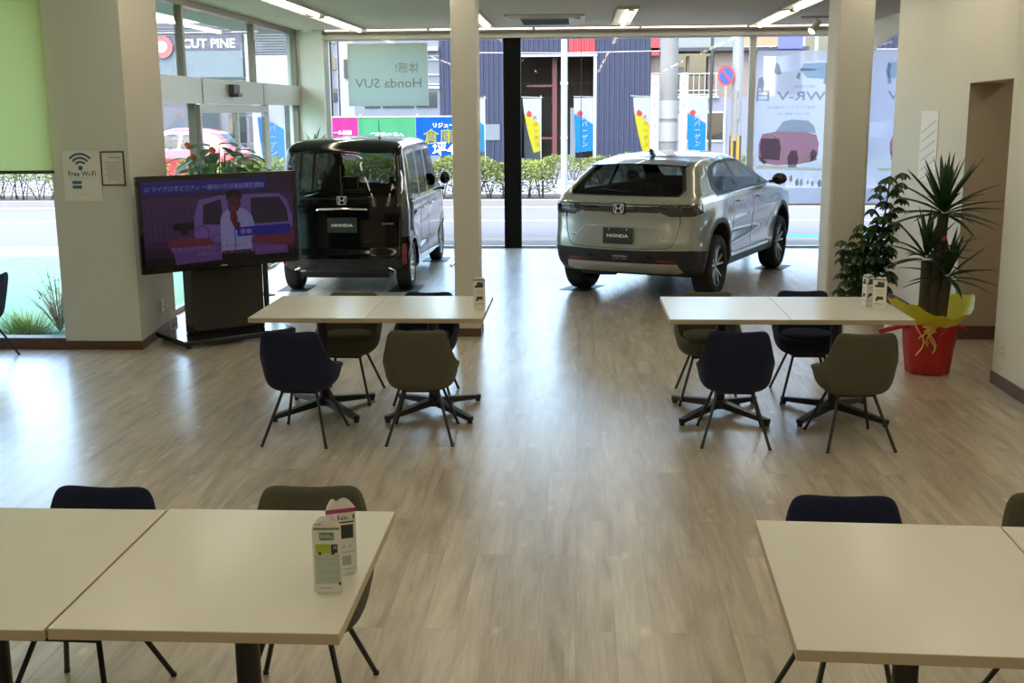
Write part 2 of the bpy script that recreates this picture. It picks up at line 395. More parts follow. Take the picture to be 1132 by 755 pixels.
# posts and columns
slab('wall_post', [(-1.08, -.83, WY-.05, WY+.14, 0, 3.10)], 'blackpost', bevel=.01)
b = MB(); b.bb(-1.10, -.875, 10.21, 10.50, 0, CZ); struct(b.build('wall_column', 'column', bevel=.012, smooth=0))
slab('baseboard_column', [(-1.11, -.865, 10.2, 10.51, 0, .075)], 'brown')
b = MB(); b.bb(2.125, 2.435, 9.95, 10.32, 0, CZ); struct(b.build('wall_column_right', 'column', bevel=.03, smooth=0))
slab('baseboard_column_right', [(2.115, 2.445, 9.94, 10.33, 0, .075)], 'brown')

# roller blind in the left window
t = empty('roller_blind', (-6.2, 9.50, 3.1)); tag(t, 'yellow-green roller blind half drawn over the left window', 'blind')
b = MB(); n = 24
for i in range(n):
    x0 = -1.78 + 3.61*i/n; x1 = -1.78 + 3.61*(i+1)/n
    b.quad((x0, .004*math.sin(i*.9), -1.57), (x1, .004*math.sin((i+1)*.9), -1.57), (x1, .002, .02), (x0, .002, .02))
b.build('blind_fabric', translucent('green_blind_fabric', (.46, .47, .17), .58), t, fix=False)
b = MB(); b.tube([(-1.78, 0, -1.575), (1.83, 0, -1.575)], .014); b.build('bottom_rail', 'darkgrey', t)
b = MB(); b.tube([(-1.78, 0, .0), (1.83, 0, .0)], .03); b.build('roller_tube', 'alu', t)

# mirror with an arched top on the rear right wall
t = empty('wall_mirror', (3.975, 14.0, .1)); tag(t, 'tall arched wall mirror behind the right column reflecting the window', 'mirror')
pts = [(-1.3, 0), (2.95, 0), (2.95, 2.28)] + [(.35+2.6*math.cos(a), 2.28+.54*math.sin(a)) for a in [PI/2*i/14 for i in range(1, 15)]] + [(-1.3, 2.82)]
b = MB(); b.prism(pts, (0, 0, 0), (0, 1, 0), (0, 0, 1), (-.012, 0, 0))
b.build('mirror_glass', pbr('silvered_mirror', (.86, .87, .88), .015, metal=1.), t, smooth=0)
b = MB(); b.tube([(-.014, p[0], p[1]) for p in pts] + [(-.014, pts[0][0], pts[0][1])], .006, 6); b.build('mirror_rim', 'alu', t)

# ------------------------------------------------------------------ ceiling lights
def make_line_light(L, name='line_light'):
    t = empty(name, (0, 0, CZ))
    b = MB()
    b.bb(-.13, -.02, 0, L, -.012, 0); b.bb(-.02, .125, 0, L, -.012, 0); b.bb(-.13, -.115, 0, L, -.035, -.012); b.bb(.11, .125, 0, L, -.035, -.012)
    b.bb(-.13, .125, -.015, 0, -.035, 0); b.bb(-.13, .125, L, L+.015, -.035, 0)
    b.build('frame', pbr('cream_steel', (.46, .43, .35), .5) if 'cream' not in M else 'cream', t, smooth=0)
    b = MB(); b.tube([(.03, .03, -.032), (.03, L-.03, -.032)], .024, 10); b.build('tube', 'tube', t)
    b = MB(); b.bb(.0, .06, -.0, .03, -.055, -.012); b.bb(.0, .06, L-.03, L, -.055, -.012); b.build('socket', 'plastic_w', t, smooth=0)
    return t
M['cream'] = pbr('cream_steel', (.46, .43, .35), .5)
ll = make_line_light(2.5)
spots = [(-3.12, 14.25, 'ceiling line light nearest the window on the left, above the black van'), (-3.12, 11.55, 'ceiling line light on the left, second from the window'),
 (-1.28, 13.95, 'ceiling line light near the window behind the slim centre column'), (.57, 13.7, 'ceiling line light near the window above the silver car'),
 (2.47, 14.15, 'ceiling line light nearest the window on the right'), (2.47, 11.45, 'ceiling line light on the right, second from the window')]
for i, (x, y, lb) in enumerate(spots):
    o = ll if i == 0 else copy_tree(ll)
    o.location = (x, y, CZ); tag(o, lb, 'ceiling light', 'ceiling line lights')
k = 0
for y in (8.6, 5.4, 2.2, -1.0):
    for x in (-3.12, -1.28, .57, 2.47):
        if y == 8.6 and x in (-1.28, .57): pass
        o = copy_tree(ll); o.location = (x, y, CZ)
        tag(o, 'ceiling line light over the tables, outside the frame', 'ceiling light', 'ceiling line lights above the seating area')
o = copy_tree(ll); o.location = (4.4, 7.4, CZ); tag(o, 'added unseen line light brightening the side corridor', 'ceiling light', 'ceiling line lights')  # extra lamp, added out of view to lift the dark corridor walls
# strip along the window header
M['strip'] = emis('led_strip', (1, .93, .80), 3.2)
for i in range(5):
    x0 = -3.62 + i*1.5
    t = empty('cove_strip_light', (x0, WY-.26, CZ))
    tag(t, ['thin strip light over the window, above the black van', 'thin strip light over the window, left of the black post', 'thin strip light over the window, right of the black post',
            'thin strip light over the window, above the silver car', 'thin strip light over the window, beside the right column'][i], 'strip light', 'strip lights along the window head')
    b = MB(); b.bb(.01, 1.47, -.02, .02, -.03, -.012); b.build('diffuser', 'strip', t, smooth=0)
    b = MB(); b.bb(0, 1.48, -.03, .03, -.012, 0); b.build('housing', 'cream', t, smooth=0)
# ceiling cassette
t = empty('air_conditioner', (-.42, 15.28, CZ)); tag(t, 'cream ceiling cassette air conditioner in front of the window', 'air conditioner')
b = MB(); b.bb(-.5, .5, -.62, .62, -.03, 0); b.bb(-.44, .44, -.56, .56, -.045, -.03); b.build('panel', pbr('cassette_cream', (.60, .57, .48), .5), t, bevel=.008)
b = MB()
for i in range(7): b.bb(-.30, .30, -.40+.02*i*6, -.375+.02*i*6, -.052, -.044)
b.bb(-.30, .30, -.52, -.46, -.05, -.043); b.bb(-.30, .30, .46, .52, -.05, -.043)
b.build('grille', 'darkgrey', t, smooth=0)
b = MB(); b.box((.40, -.50, -.048), (.05, .03, .008)); b.box((.44, -.50, -.048), (.018, .03, .008)); b.build('display', 'black', t, smooth=0)
# spot light beside the right column
t = empty('spot_light', (3.05, 15.5, CZ)); tag(t, 'small cream spotlight under the ceiling left of the right column', 'spotlight')
b = MB(); b.box((.25, 0, -.012), (.9, .035, .024)); b.tube([(0, 0, -.02), (0, 0, -.07)], .01); b.build('track', 'cream', t, bevel=.004)
b = MB(); b.tube([(.03, .0, -.06), (-.07, -.05, -.19)], [.036, .055], 16); b.build('lamp_head', 'cream', t)
b = MB(); b.tube([(-.071, -.051, -.191), (-.076, -.054, -.197)], [.045, .04], 16); b.build('lamp', 'tube', t)
# door top sensor, smoke detector on pilaster
b = MB(); b.lathe([(0, -.05), (.05, -.048), (.07, -.02), (.075, 0), (0, 0)], n=20)
tag(b.build('smoke_detector', 'plastic_w', loc=(-3.86, 16.75, CZ)), 'small round white detector on the ceiling by the pale corner pilaster', 'detector')

# ------------------------------------------------------------------ wall items
def sheet(mb, o, ax, ay, w, h, off, mi): # flat rectangle
    o, ax, ay = Vector(o), Vector(ax), Vector(ay); n = ax.cross(ay)*off
    mb.quad(o+n-ax*w/2-ay*h/2, o+n+ax*w/2-ay*h/2, o+n+ax*w/2+ay*h/2, o+n-ax*w/2+ay*h/2, mi)
# wifi notice
t = empty('wifi_notice', (-4.155, 9.562, 1.49)); tag(t, 'white Free Wi-Fi notice taped to the grey pillar', 'notice')
b = MB(); b.box((0, 0, 0), (.325, .004, .42)); b.build('notice_sheet', pbr('bright_notice_paper', (.82, .87, .86), .5), t, smooth=0)
b = MB(); ax, ay = (1, 0, 0), (0, 0, 1)
def arc(mb, cx, cz, r, wd, a0, a1, y, mi=0, n=14):
    for i in range(n):
        u, v = a0+(a1-a0)*i/n, a0+(a1-a0)*(i+1)/n
        mb.quad((cx+r*math.sin(u), y, cz+r*math.cos(u)), (cx+r*math.sin(v), y, cz+r*math.cos(v)), (cx+(r+wd)*math.sin(v), y, cz+(r+wd)*math.cos(v)), (cx+(r+wd)*math.sin(u), y, cz+(r+wd)*math.cos(u)), mi)
for r in (.042, .075, .108): arc(b, -.01, .065, r, .018, -.85, .85, -.0035)
arc(b, -.01, .065, 0, .02, -PI, PI, -.0035)
b.build('wifi_symbol', pbr('teal_ink', (.055, .17, .22), .6), t, smooth=0, fix=False)
b = MB(); add_text(b, 'Free Wi-Fi', (.0, -.0035, .018), ax, ay, w=.235, h=.042, bold=.01); b.build('writing', 'ptext', t, smooth=0, fix=False)
b = MB(); add_text(b, 'Wi-Fi  free internet access', (0, -.0035, -.018), ax, ay, w=.22, h=.012); add_text(b, 'wifi / password', (.0, -.0035, -.15), ax, ay, w=.18, h=.012)
b.build('small_print', 'pgrey', t, smooth=0, fix=False)
b = MB(); sheet(b, (-.05, 0, -.055), ax, ay, .08, .026, .0035, 0); sheet(b, (-.05, 0, -.093), ax, ay, .08, .026, .0035, 0); b.build('blue_marks', 'pblue', t, smooth=0, fix=False)
t = empty('framed_notice', (-3.888, 9.562, 1.55)); tag(t, 'small framed certificate beside the Wi-Fi notice on the pillar', 'notice')
b = MB(); b.bb(-.10, .10, -.01, .004, .132, .142); b.bb(-.10, .10, -.01, .004, -.142, -.132); b.bb(-.10, -.092, -.01, .004, -.142, .142); b.bb(.092, .10, -.01, .004, -.142, .142)
b.build('frame', 'darkgrey', t, smooth=0)
b = MB(); b.box((0, -.001, 0), (.19, .004, .27)); b.build('paper', 'paper', t, smooth=0)
b = MB(); sheet(b, (.02, 0, .09), ax, ay, .10, .012, .0045, 0)
for i in range(9): sheet(b, (.0, 0, .05-.018*i), ax, ay, .10 if i % 3 else .14, .006, .0045, 0)
b.build('print', 'pgrey', t, smooth=0, fix=False)
# outlets
def outlet(name, loc, rz, lb, plug=False):
    t = empty(name, loc, rz); tag(t, lb, 'outlet')
    b = MB(); b.box((0, 0, 0), (.07, .008, .12)); b.build('cover_plate', 'plastic_w', t, bevel=.003)
    b = MB()
    for s in (-1, 1):
        for q in (-1, 1): b.box((q*.007, -.0045, s*.022), (.003, .001, .012))
    b.build('socket_slots', 'black', t, smooth=0)
    return t
o = outlet('wall_outlet', (-3.795, 10.24, .28), R(96), 'white power socket low on the side of the grey pillar')
b = MB(); b.box((0, 0, 0), (.03, .03, .03)); b.tube([(0, -.015, -.01), (.01, -.03, -.08), (.02, -.03, -.2), (.06, -.04, -.27)], .004, 6)
c = b.build('power_cable', 'plastic_w', loc=(-3.775, 10.26, .265)); c.rotation_euler.z = R(96); tag(c, 'white plug and cable hanging from the pillar socket', 'cable')
outlet('wall_outlet', (3.065, 8.36, .275), R(-90), 'white power socket low on the right wall by the doorway')
# paper strip on right wall
t = empty('wall_sign', (3.296, 11.23, 1.64)); tag(t, 'white paper with slanted lines pinned on the wall behind the yucca', 'notice')
b = MB(); b.box((0, 0, 0), (.004, .54, .66)); b.build('paper', pbr('bright_paper', (.85, .84, .80), .6), t, smooth=0)
b = MB()
for i in range(6):
    z = .22-.09*i; b.quad((-.0035, .22, z-.10), (-.0035, -.22, z+.02), (-.0035, -.22, z+.03), (-.0035, .22, z-.09))
b.build('print', 'pgrey', t, smooth=0, fix=False)
# ------------------------------------------------------------------ chairs
def catmull(P, m):
    out = []; n = len(P)
    for i in range(n-1):
        p0 = P[max(i-1, 0)]; p1 = P[i]; p2 = P[i+1]; p3 = P[min(i+2, n-1)]
        for k in range(m):
            t = k/m
            out.append(tuple(.5*((2*p1[j]) + (-p0[j]+p2[j])*t + (2*p0[j]-5*p1[j]+4*p2[j]-p3[j])*t*t + (-p0[j]+3*p1[j]-3*p2[j]+p3[j])*t**3) for j in range(3)))
    out.append(tuple(P[-1])); return out

def make_chair(fab):
    t = empty('upholstered_chair', (0, 0, 0))
    rim = [(0, -.268, .712), (.075, -.268, .716), (.135, -.262, .722), (.168, -.254, .715), (.186, -.244, .685), (.196, -.228, .63), (.214, -.196, .565), (.231, -.14, .515),
           (.238, -.05, .485), (.235, .06, .465), (.22, .15, .448), (.175, .205, .435), (.09, .225, .428), (0, .228, .426)]
    mid = [(0, -.226, .47), (.07, -.225, .47), (.13, -.218, .47), (.17, -.205, .465), (.195, -.18, .46), (.212, -.15, .452), (.222, -.11, .446), (.226, -.06, .442),
           (.226, .0, .438), (.222, .07, .434), (.205, .14, .424), (.165, .188, .414), (.09, .208, .408), (0, .212, .406)]
    low = [(x*.93, y*.92, .352+(.0 if i < 7 else -.004)) for i, (x, y, z) in enumerate(mid)]
    bot = [(x*.66, y*.66, .314) for (x, y, z) in mid]
    def full(h): return [(-x, y, z) for (x, y, z) in h[::-1]][:-1] + h[:-1]
    R0, R1, R2, R3 = full(rim), full(mid), full(low), full(bot)
    n = len(R0)
    def mixr(A, B, k, bulge=0.):
        o = []
        for a, b in zip(A, B):
            p = [a[j]*(1-k)+b[j]*k for j in range(3)]; l = math.hypot(p[0], p[1]) or 1
            s = 1+bulge/l; o.append((p[0]*s, p[1]*s, p[2]))
        return o
    rings = [R3, R2, R1, mixr(R1, R0, .33, .004), mixr(R1, R0, .66, .002), R0]
    b = MB(); vs = [v for r in rings for v in r] + [(0, 0, .306)]; fs = []
    for i in range(len(rings)-1):
        for k in range(n): fs.append((i*n+k, i*n+(k+1) % n, (i+1)*n+(k+1) % n, (i+1)*n+k))
    c = len(vs)-1
    for k in range(n): fs.append((c, (k+1) % n, k))
    b.add(vs, fs); sh = b.build('seat_shell', fab, t, smooth=80)
    m = sh.modifiers.new('s', 'SOLIDIFY'); m.thickness = .034; m.offset = -1; m.use_even_offset = False
    m = sh.modifiers.new('b', 'SUBSURF'); m.levels = m.render_levels = 2
    # cushion
    b = MB(); prof = [(0, .412), (.55, .412), (.93, .42), (1., .438), (.96, .458), (.8, .468), (.4, .472), (0, .472)]
    ms = 26; vs = []; fs = []
    for (r, z) in prof:
        for k in range(ms):
            a = 2*PI*k/ms; ca, sa = math.cos(a), math.sin(a); q = (abs(ca)**3+abs(sa)**3)**(-1/3)
            vs.append((.178*r*ca*q, .015+.180*r*sa*q, z))
    for i in range(len(prof)-1):
        for k in range(ms): fs.append((i*ms+k, i*ms+(k+1) % ms, (i+1)*ms+(k+1) % ms, (i+1)*ms+k))
    b.add(vs, fs); b.build('seat_cushion', fab, t, smooth=80)
    # frame and legs
    b = MB(); b.tube([(-.11, -.11, .312), (-.11, .11, .312)], .010); b.tube([(.11, -.11, .312), (.11, .11, .312)], .010)
    b.tube([(-.11, -.11, .312), (.11, -.11, .312)], .010); b.tube([(-.11, .11, .312), (.11, .11, .312)], .010)
    b.build('under_frame', 'black', t)
    for sx in (-1, 1):
        for sy in (-1, 1):
            b = MB(); b.tube([(sx*.105, sy*.10, .318), (sx*.20, sy*.255, .008)], .0095, 10); b.lathe([(0, 0), (.011, 0), (.011, .012), (0, .014)], c=(sx*.201, sy*.257, 0), n=10)
            b.build('leg', 'black', t)
    return t
ch = {'navy': make_chair('navy'), 'olive': make_chair('olive')}
used = set()
def chair(col, x, y, rz, label, group):
    o = ch[col] if col not in used else copy_tree(ch[col]); used.add(col)
    o.location = (x, y, 0); o.rotation_euler.z = R(rz); tag(o, label, 'chair', group); return o
G1, G2, G3, G4 = 'chairs at the far left table pair', 'chairs at the far right table pair', 'chairs at the near left table pair', 'chairs at the near right table pair'
chair('navy', -1.70, 6.93, -4, 'navy blue chair, back to the viewer, at the left end of the far left table', G1)
chair('olive', -.965, 6.98, 2, 'olive green upholstered chair, back to the viewer, at the far left table', G1)
chair('olive', -1.63, 7.97, 178, 'olive green chair facing the viewer behind the far left table', G1)
chair('navy', -1.07, 7.97, 181, 'navy blue chair facing the viewer behind the far left table near the slim column', G1)
chair('navy', .965, 6.98, -3, 'navy blue chair, back to the viewer, at the far right table', G2)
chair('olive', 1.665, 6.93, 4, 'olive green chair, back to the viewer, at the right of the far right table', G2)
chair('olive', .915, 8.00, 178, 'olive green chair facing the viewer behind the far right table', G2)
chair('navy', 1.61, 8.06, 179, 'navy blue chair facing the viewer behind the far right table beside the leafy plant', G2)
chair('navy', -1.665, 3.54, 178, 'navy blue chair pushed under the near left table, only its back top showing', G3)
chair('olive', -.915, 3.57, 182, 'olive green chair pushed under the near left table behind the two menu stands', G3)
chair('navy', .895, 3.53, 179, 'navy blue chair pushed under the near right table', G4)
chair('olive', 1.635, 3.58, 180, 'olive green chair at the right edge of the picture behind the near right table', G4)
chair('navy', -4.99, 9.14, 90, 'dark chair cut by the left picture edge in front of the left window', 'chairs at the left window')

# ------------------------------------------------------------------ tables
def make_table():
    t = empty('square_table', (0, 0, 0))
    W_, D_ = .748, .90
    b = MB(); b.bb(-W_/2+.001, W_/2-.001, -D_/2+.001, D_/2-.001, .7185, .7205); b.build('tabletop_face', 'tabletop', t, smooth=0)
    b = MB(); b.bb(-W_/2, W_/2, -D_/2, D_/2, .690, .7187); b.build('tabletop', 'edge', t, smooth=0, bevel=.0015)
    b = MB(); b.lathe([(0, .05), (.036, .05), (.036, .685), (0, .685)], n=20); b.bb(-.2, .2, -.03, .03, .672, .69); b.bb(-.03, .03, -.28, .28, .672, .69); b.build('column', 'black', t)
    b = MB(); b.lathe([(0, .045), (.062, .045), (.062, .085), (.045, .10), (0, .10)], n=20)
    for k, (fx, fy) in enumerate(((.27, .30), (-.27, .30), (-.27, -.30), (.27, -.30))):
        d = Vector((fx, fy, 0)); n = Vector((-fy, fx, 0)).normalized()
        for (u0, u1, w0, w1, z0a, z0b, z1a, z1b) in [(.04, .96, .030, .022, .045, .095, .022, .052)]:
            p = []
            for u, wd, za, zb in ((.04, .030, .048, .098), (1., .021, .018, .046)):
                for s in (-1, 1):
                    for z in (za, zb): q = d*u + n*wd*s; p.append((q.x, q.y, z))
            b.add(p, [(0, 1, 3, 2), (4, 6, 7, 5), (0, 4, 5, 1), (2, 3, 7, 6), (0, 2, 6, 4), (1, 5, 7, 3)])
        b.lathe([(0, 0), (.018, 0), (.018, .018), (.024, .02), (.024, .046), (0, .05)], c=(fx, fy, 0), n=12)
    b.build('cross_base', 'black', t, bevel=.004)
    return t
tb = make_table()
C, S = math.cos(R(-2.4)), math.sin(R(-2.4))
tabs = [(-1.717, 7.565, 0, 'white square table, left half of the far left table pair', 'far left table pair'),
        (-.967, 7.565, 0, 'white square table, right half of the far left table pair, with one menu stand', 'far left table pair'),
        (.950, 7.555, 0, 'white square table, left half of the far right table pair', 'far right table pair'),
        (1.700, 7.555, 0, 'white square table, right half of the far right table pair, with one menu stand', 'far right table pair'),
        (-1.720, 3.095, 0, 'white square table at the left picture edge, left half of the near left pair', 'near left table pair'),
        (-.965, 3.105, 0, 'white square table in the left foreground carrying two menu stands', 'near left table pair'),
        (.923, 3.052, -2.2, 'white square table in the right foreground, left half of the near right pair', 'near right table pair'),
        (1.675, 3.023, -2.2, 'white square table cut by the right picture edge', 'near right table pair')]
for i, (x, y, a, lb, g) in enumerate(tabs):
    o = tb if i == 0 else copy_tree(tb)
    o.location = (x, y, 0); o.rotation_euler.z = R(a); tag(o, lb, 'table', g)

# ------------------------------------------------------------------ menu stands (triangular paper prisms)
def stand(loc, rz, lb, kind, h=.205, wd=.085):
    t = empty('menu_stand', loc, R(rz)); tag(t, lb, 'menu stand', 'folded paper menu stands on the tables')
    # plan triangle: front face along X at y=0, apex behind; tops scalloped
    A, B_, C_ = Vector((-wd/2, 0, 0)), Vector((wd/2, 0, 0)), Vector((0, wd*.80, 0))
    th = .0012
    b = MB()
    for (P, Q) in ((A, B_), (B_, C_), (C_, A)):
        n = 10; ax = (Q-P).normalized(); nn = ax.cross(Vector((0, 0, 1))); L = (Q-P).length
        poly = [(0, .008), (L, .008), (L, h)] + [(L*(1-i/n), h + .018*math.sin(PI*i/n)) for i in range(1, n)] + [(0, h)]
        b.prism(poly, P, ax, (0, 0, 1), -nn*th)
    b.bb(-wd/2+.006, wd/2-.006, .004, .03, 0.0, .010)
    b.build('card', 'paper', t, smooth=0)
    def face(P, Q, items, nm='print'):
        ax = (Q-P).normalized(); ay = Vector((0, 0, 1)); n = ax.cross(ay); L = (Q-P).length
        for m, lst in items.items():
            b = MB()
            for it in lst:
                if it[0] == 'r':
                    _, u, v, w_, h_ = it; sheet(b, P+ax*L*u+ay*v, ax, ay, w_*L, h_, .0008 if m in ('plgreen',) else .0012, 0)
                else:
                    _, s_, u, v, w_, h_ = it; add_text(b, s_, P+ax*L*u+ay*v+n*.0016, ax, ay, w=w_*L, h=h_, bold=.01)
            b.build(nm, m, t, smooth=0, fix=False)
    if kind == 'green':
        face(A, B_, {'plgreen': [('r', .5, .072, .86, .085)], 'pgreen': [('r', .5, .186, .9, .006), ('r', .5, .165, .5, .022)] ,
             'pyel': [('r', .36, .130, .52, .026)], 'ptext': [('r', .75, .130, .22, .024), ('t', 'Honda', .2, .2, .25, .005), ('r', .25, .117, .1, .008), ('r', .7, .117, .1, .008), ('r', .9, .03, .08, .008)],
             'paper': [('t', 'N-VAN e:', .5, .165, .42, .012), ('r', .77, .134, .12, .010)], 'pgrey': [('r', .5, .10, .7, .003), ('r', .5, .085, .75, .003), ('r', .55, .066, .7, .004), ('r', .5, .045, .75, .004), ('r', .4, .018, .5, .003)]})
        face(B_, C_, {'pgreen': [('r', .5, .186, .9, .006)], 'pgrey': [('r', .5, .1, .7, .06)]})
    elif kind == 'pink':
        face(A, B_, {'ppink': [('r', .5, .192, 1., .012)], 'ptext': [('t', 'No.1', .55, .172, .8, .014), ('r', .5, .158, .85, .004), ('r', .6, .13, .6, .040), ('r', .2, .13, .1, .03)],
             'pgrey': [('t', 'No.1', .5, .088, .6, .012), ('r', .5, .07, .85, .002), ('r', .5, .045, .6, .028), ('r', .5, .02, .85, .002)]})
        face(B_, C_, {'ppink': [('r', .5, .192, 1., .012)], 'pgrey': [('r', .5, .1, .7, .06)]})
    else:
        q = {'ptext': [('r', .5, .198, 1., .006), ('r', .56, .166, .5, .036), ('r', .25, .155, .25, .016), ('r', .52, .078, .5, .020), ('r', .3, .066, .2, .014)], 'pgrey': [('r', .5, .125, .6, .006), ('r', .5, .108, .5, .004), ('r', .5, .04, .7, .006), ('t', 'SUV', .7, .18, .3, .01)]}
        face(A, B_, q); face(C_, A, q); face(B_, C_, q)
    return t
TZ = .7207
stand((-.668, 2.895, TZ), 4, 'front white menu stand with a lime green van print on the near left table', 'green', h=.192, wd=.078)
stand((-.655, 3.02, TZ), 22, 'white menu stand with a magenta stripe behind the green one on the near left table', 'pink', h=.198, wd=.084)
stand((-.640, 7.44, TZ), 8, 'small white menu stand with black pictures at the right end of the far left table', 'bw', h=.195, wd=.078)
stand((1.945, 7.47, TZ), -28, 'small white menu stand near the red-wrapped yucca on the far right table', 'bw', h=.195, wd=.085)
stand((1.915, 7.60, TZ), 40, 'second menu stand just behind the other one on the far right table', 'bw', h=.195, wd=.075)

# ------------------------------------------------------------------ television on its stand
ta = math.atan2(.95, 1.08)
tvc = (-3.105, 9.93, 0)
t = empty('television', tvc, ta); tag(t, 'large black flat television showing a purple press video, in front of the black van', 'television')
b = MB(); b.bb(-.735, .735, .0, .045, .665, 1.485); b.bb(-.45, .45, .045, .085, .75, 1.35); b.build('cabinet', 'gloss_black', t, bevel=.006)
b = MB(); b.bb(-.735, .735, -.006, .0, .665, .71); b.bb(-.735, .735, -.006, 0, 1.445, 1.485); b.bb(-.735, -.70, -.006, 0, .71, 1.445); b.bb(.70, .735, -.006, 0, .71, 1.445); b.build('bezel', 'gloss_black', t, smooth=0)
scr = {}
def sm(nm, col, s=1.): 
    m, nt, out = new_mat(nm); p = N(nt, 'ShaderNodeBsdfPrincipled'); p.inputs['Base Color'].default_value = (.004, .004, .006, 1); p.inputs['Roughness'].default_value = .25
    p.inputs['Emission Color'].default_value = (*col, 1); p.inputs['Emission Strength'].default_value = s*.35; nt.links.new(p.outputs[0], out.inputs[0]); scr[nm] = m; M[nm] = m
sm('s_bg', (.030, .010, .045)); sm('s_bg2', (.048, .018, .075)); sm('s_floor', (.020, .006, .028)); sm('s_strip', (.014, .014, .17)); sm('s_white', (.22, .20, .42)); sm('s_car', (.13, .07, .26)); sm('s_car2', (.020, .012, .035))
sm('s_black', (.001, .001, .002)); sm('s_skin', (.06, .012, .022)); sm('s_red', (.11, .018, .035)); sm('s_cap', (.20, .085, .16)); sm('s_blue', (.012, .01, .22)); sm('s_table', (.085, .035, .17)); sm('s_hair', (.004, .002, .004))
SX0, SX1, SZ0, SZ1 = -.70, .70, .71, 1.445
def sp(u, v, off): return (SX0+(SX1-SX0)*u, -.0015-off*.0004, SZ0+(SZ1-SZ0)*v)
def spoly(mat, pts, off, name='screen_picture'):
    b = MB(); b.add([sp(u, v, off) for u, v in pts], [tuple(range(len(pts)))]); return b.build(name, mat, t, smooth=0, fix=False)
def srect(mat, u0, v0, u1, v1, off): return spoly(mat, [(u0, v0), (u1, v0), (u1, v1), (u0, v1)], off)
b = MB(); b.quad(sp(0, 0, 0), sp(1, 0, 0), sp(1, 1, 0), sp(0, 1, 0)); b.build('screen', 's_bg', t, smooth=0, fix=False)
srect('s_bg2', 0, .30, 1, .80, 1); srect('s_floor', 0, 0, 1, .22, 1); srect('s_black', 0, 0, 1, .11, 2); srect('s_strip', .0, .845, .82, .985, 2)
for i in range(9): srect('s_bg', .02+.035*i, .32, .024+.035*i, .78, 2)
spoly('s_car', [(.32, .20), (.315, .42), (.33, .62), (.36, .76), (.50, .80), (.90, .79), (.955, .70), (.99, .50), (.985, .22), (.9, .18)], 3)
spoly('s_car2', [(.375, .47), (.385, .70), (.50, .755), (.52, .45)], 4); spoly('s_car2', [(.70, .44), (.70, .755), (.90, .75), (.95, .60), (.96, .44)], 4)
b = MB()
for (cu, cv, r) in ((.365, .36, .085), (.47, .28, .06)):
    for i in range(18):
        a0, a1 = 2*PI*i/18, 2*PI*(i+1)/18
        b.add([sp(cu+r*.56*math.cos(a0), cv+r*math.sin(a0), 5), sp(cu+r*.56*math.cos(a1), cv+r*math.sin(a1), 5), sp(cu+(r+.012)*.56*math.cos(a1), cv+(r+.012)*math.sin(a1), 5), sp(cu+(r+.012)*.56*math.cos(a0), cv+(r+.012)*math.sin(a0), 5)], [(0, 1, 2, 3)])
b.build('screen_picture', 's_bg2', t, smooth=0, fix=False)
# man at the microphone on the screen
spoly('s_white', [(.49, .13), (.49, .50), (.505, .58), (.55, .64), (.60, .655), (.66, .62), (.705, .54), (.72, .44), (.715, .30), (.70, .13)], 6)
spoly('s_skin', [(.55, .60), (.545, .74), (.56, .80), (.60, .81), (.63, .78), (.635, .68), (.61, .60)], 7)
spoly('s_hair', [(.535, .73), (.54, .82), (.575, .86), (.62, .85), (.645, .79), (.64, .74), (.61, .79), (.57, .785)], 8)
spoly('s_red', [(.56, .60), (.555, .52), (.575, .44), (.60, .44), (.61, .52), (.60, .60), (.595, .67), (.565, .67)], 8)
spoly('s_skin', [(.57, .46), (.585, .50), (.625, .46), (.62, .38), (.59, .38)], 9)
srect('s_hair', .583, .14, .588, .60, 8)
spoly('s_black', [(.485, .0), (.72, .0), (.71, .14), (.50, .14)], 7)
srect('s_hair', .185, .42, .32, .50, 4); spoly('s_hair', [(.23, .36), (.28, .36), (.27, .44), (.24, .44)], 5)
spoly('s_table', [(.19, .02), (.17, .26), (.49, .26), (.49, .04)], 5); spoly('s_red', [(.14, .22), (.15, .31), (.42, .31), (.44, .22)], 6)
spoly('s_table', [(.70, .06), (.69, .24), (.93, .24), (.95, .06)], 6); spoly('s_red', [(.69, .22), (.70, .29), (.99, .38), (1, .22), (.97, .14)], 7)
srect('s_blue', .60, .30, .97, .41, 10)
b = MB(); AX, AY = (1, 0, 0), (0, 0, 1)
def stext(s_, u0, u1, v, h, mat, off=11, bold=.012, shear=0.):
    b = MB(); c = Vector(sp((u0+u1)/2, v, off)); add_text(b, s_, c, AX, AY, w=(u1-u0)*(SX1-SX0), h=h*(SZ1-SZ0), bold=bold, shear=shear); b.build('caption', mat, t, smooth=0, fix=False)
stext('CI マイクロモビリティ 一般向け技術実証実験開始', .02, .80, .905, .065, 's_white', shear=.2)
stext('青春', .62, .70, .355, .06, 's_white'); stext('移動の自由を多くの皆さまへ', .16, .66, .195, .055, 's_cap'); stext('お届けしていきたいと考えております', .33, .92, .125, .05, 's_cap')
b = MB(); b.box((0, -.008, .688), (.06, .003, .008)); b.build('maker_badge', 'silver', t, smooth=0)
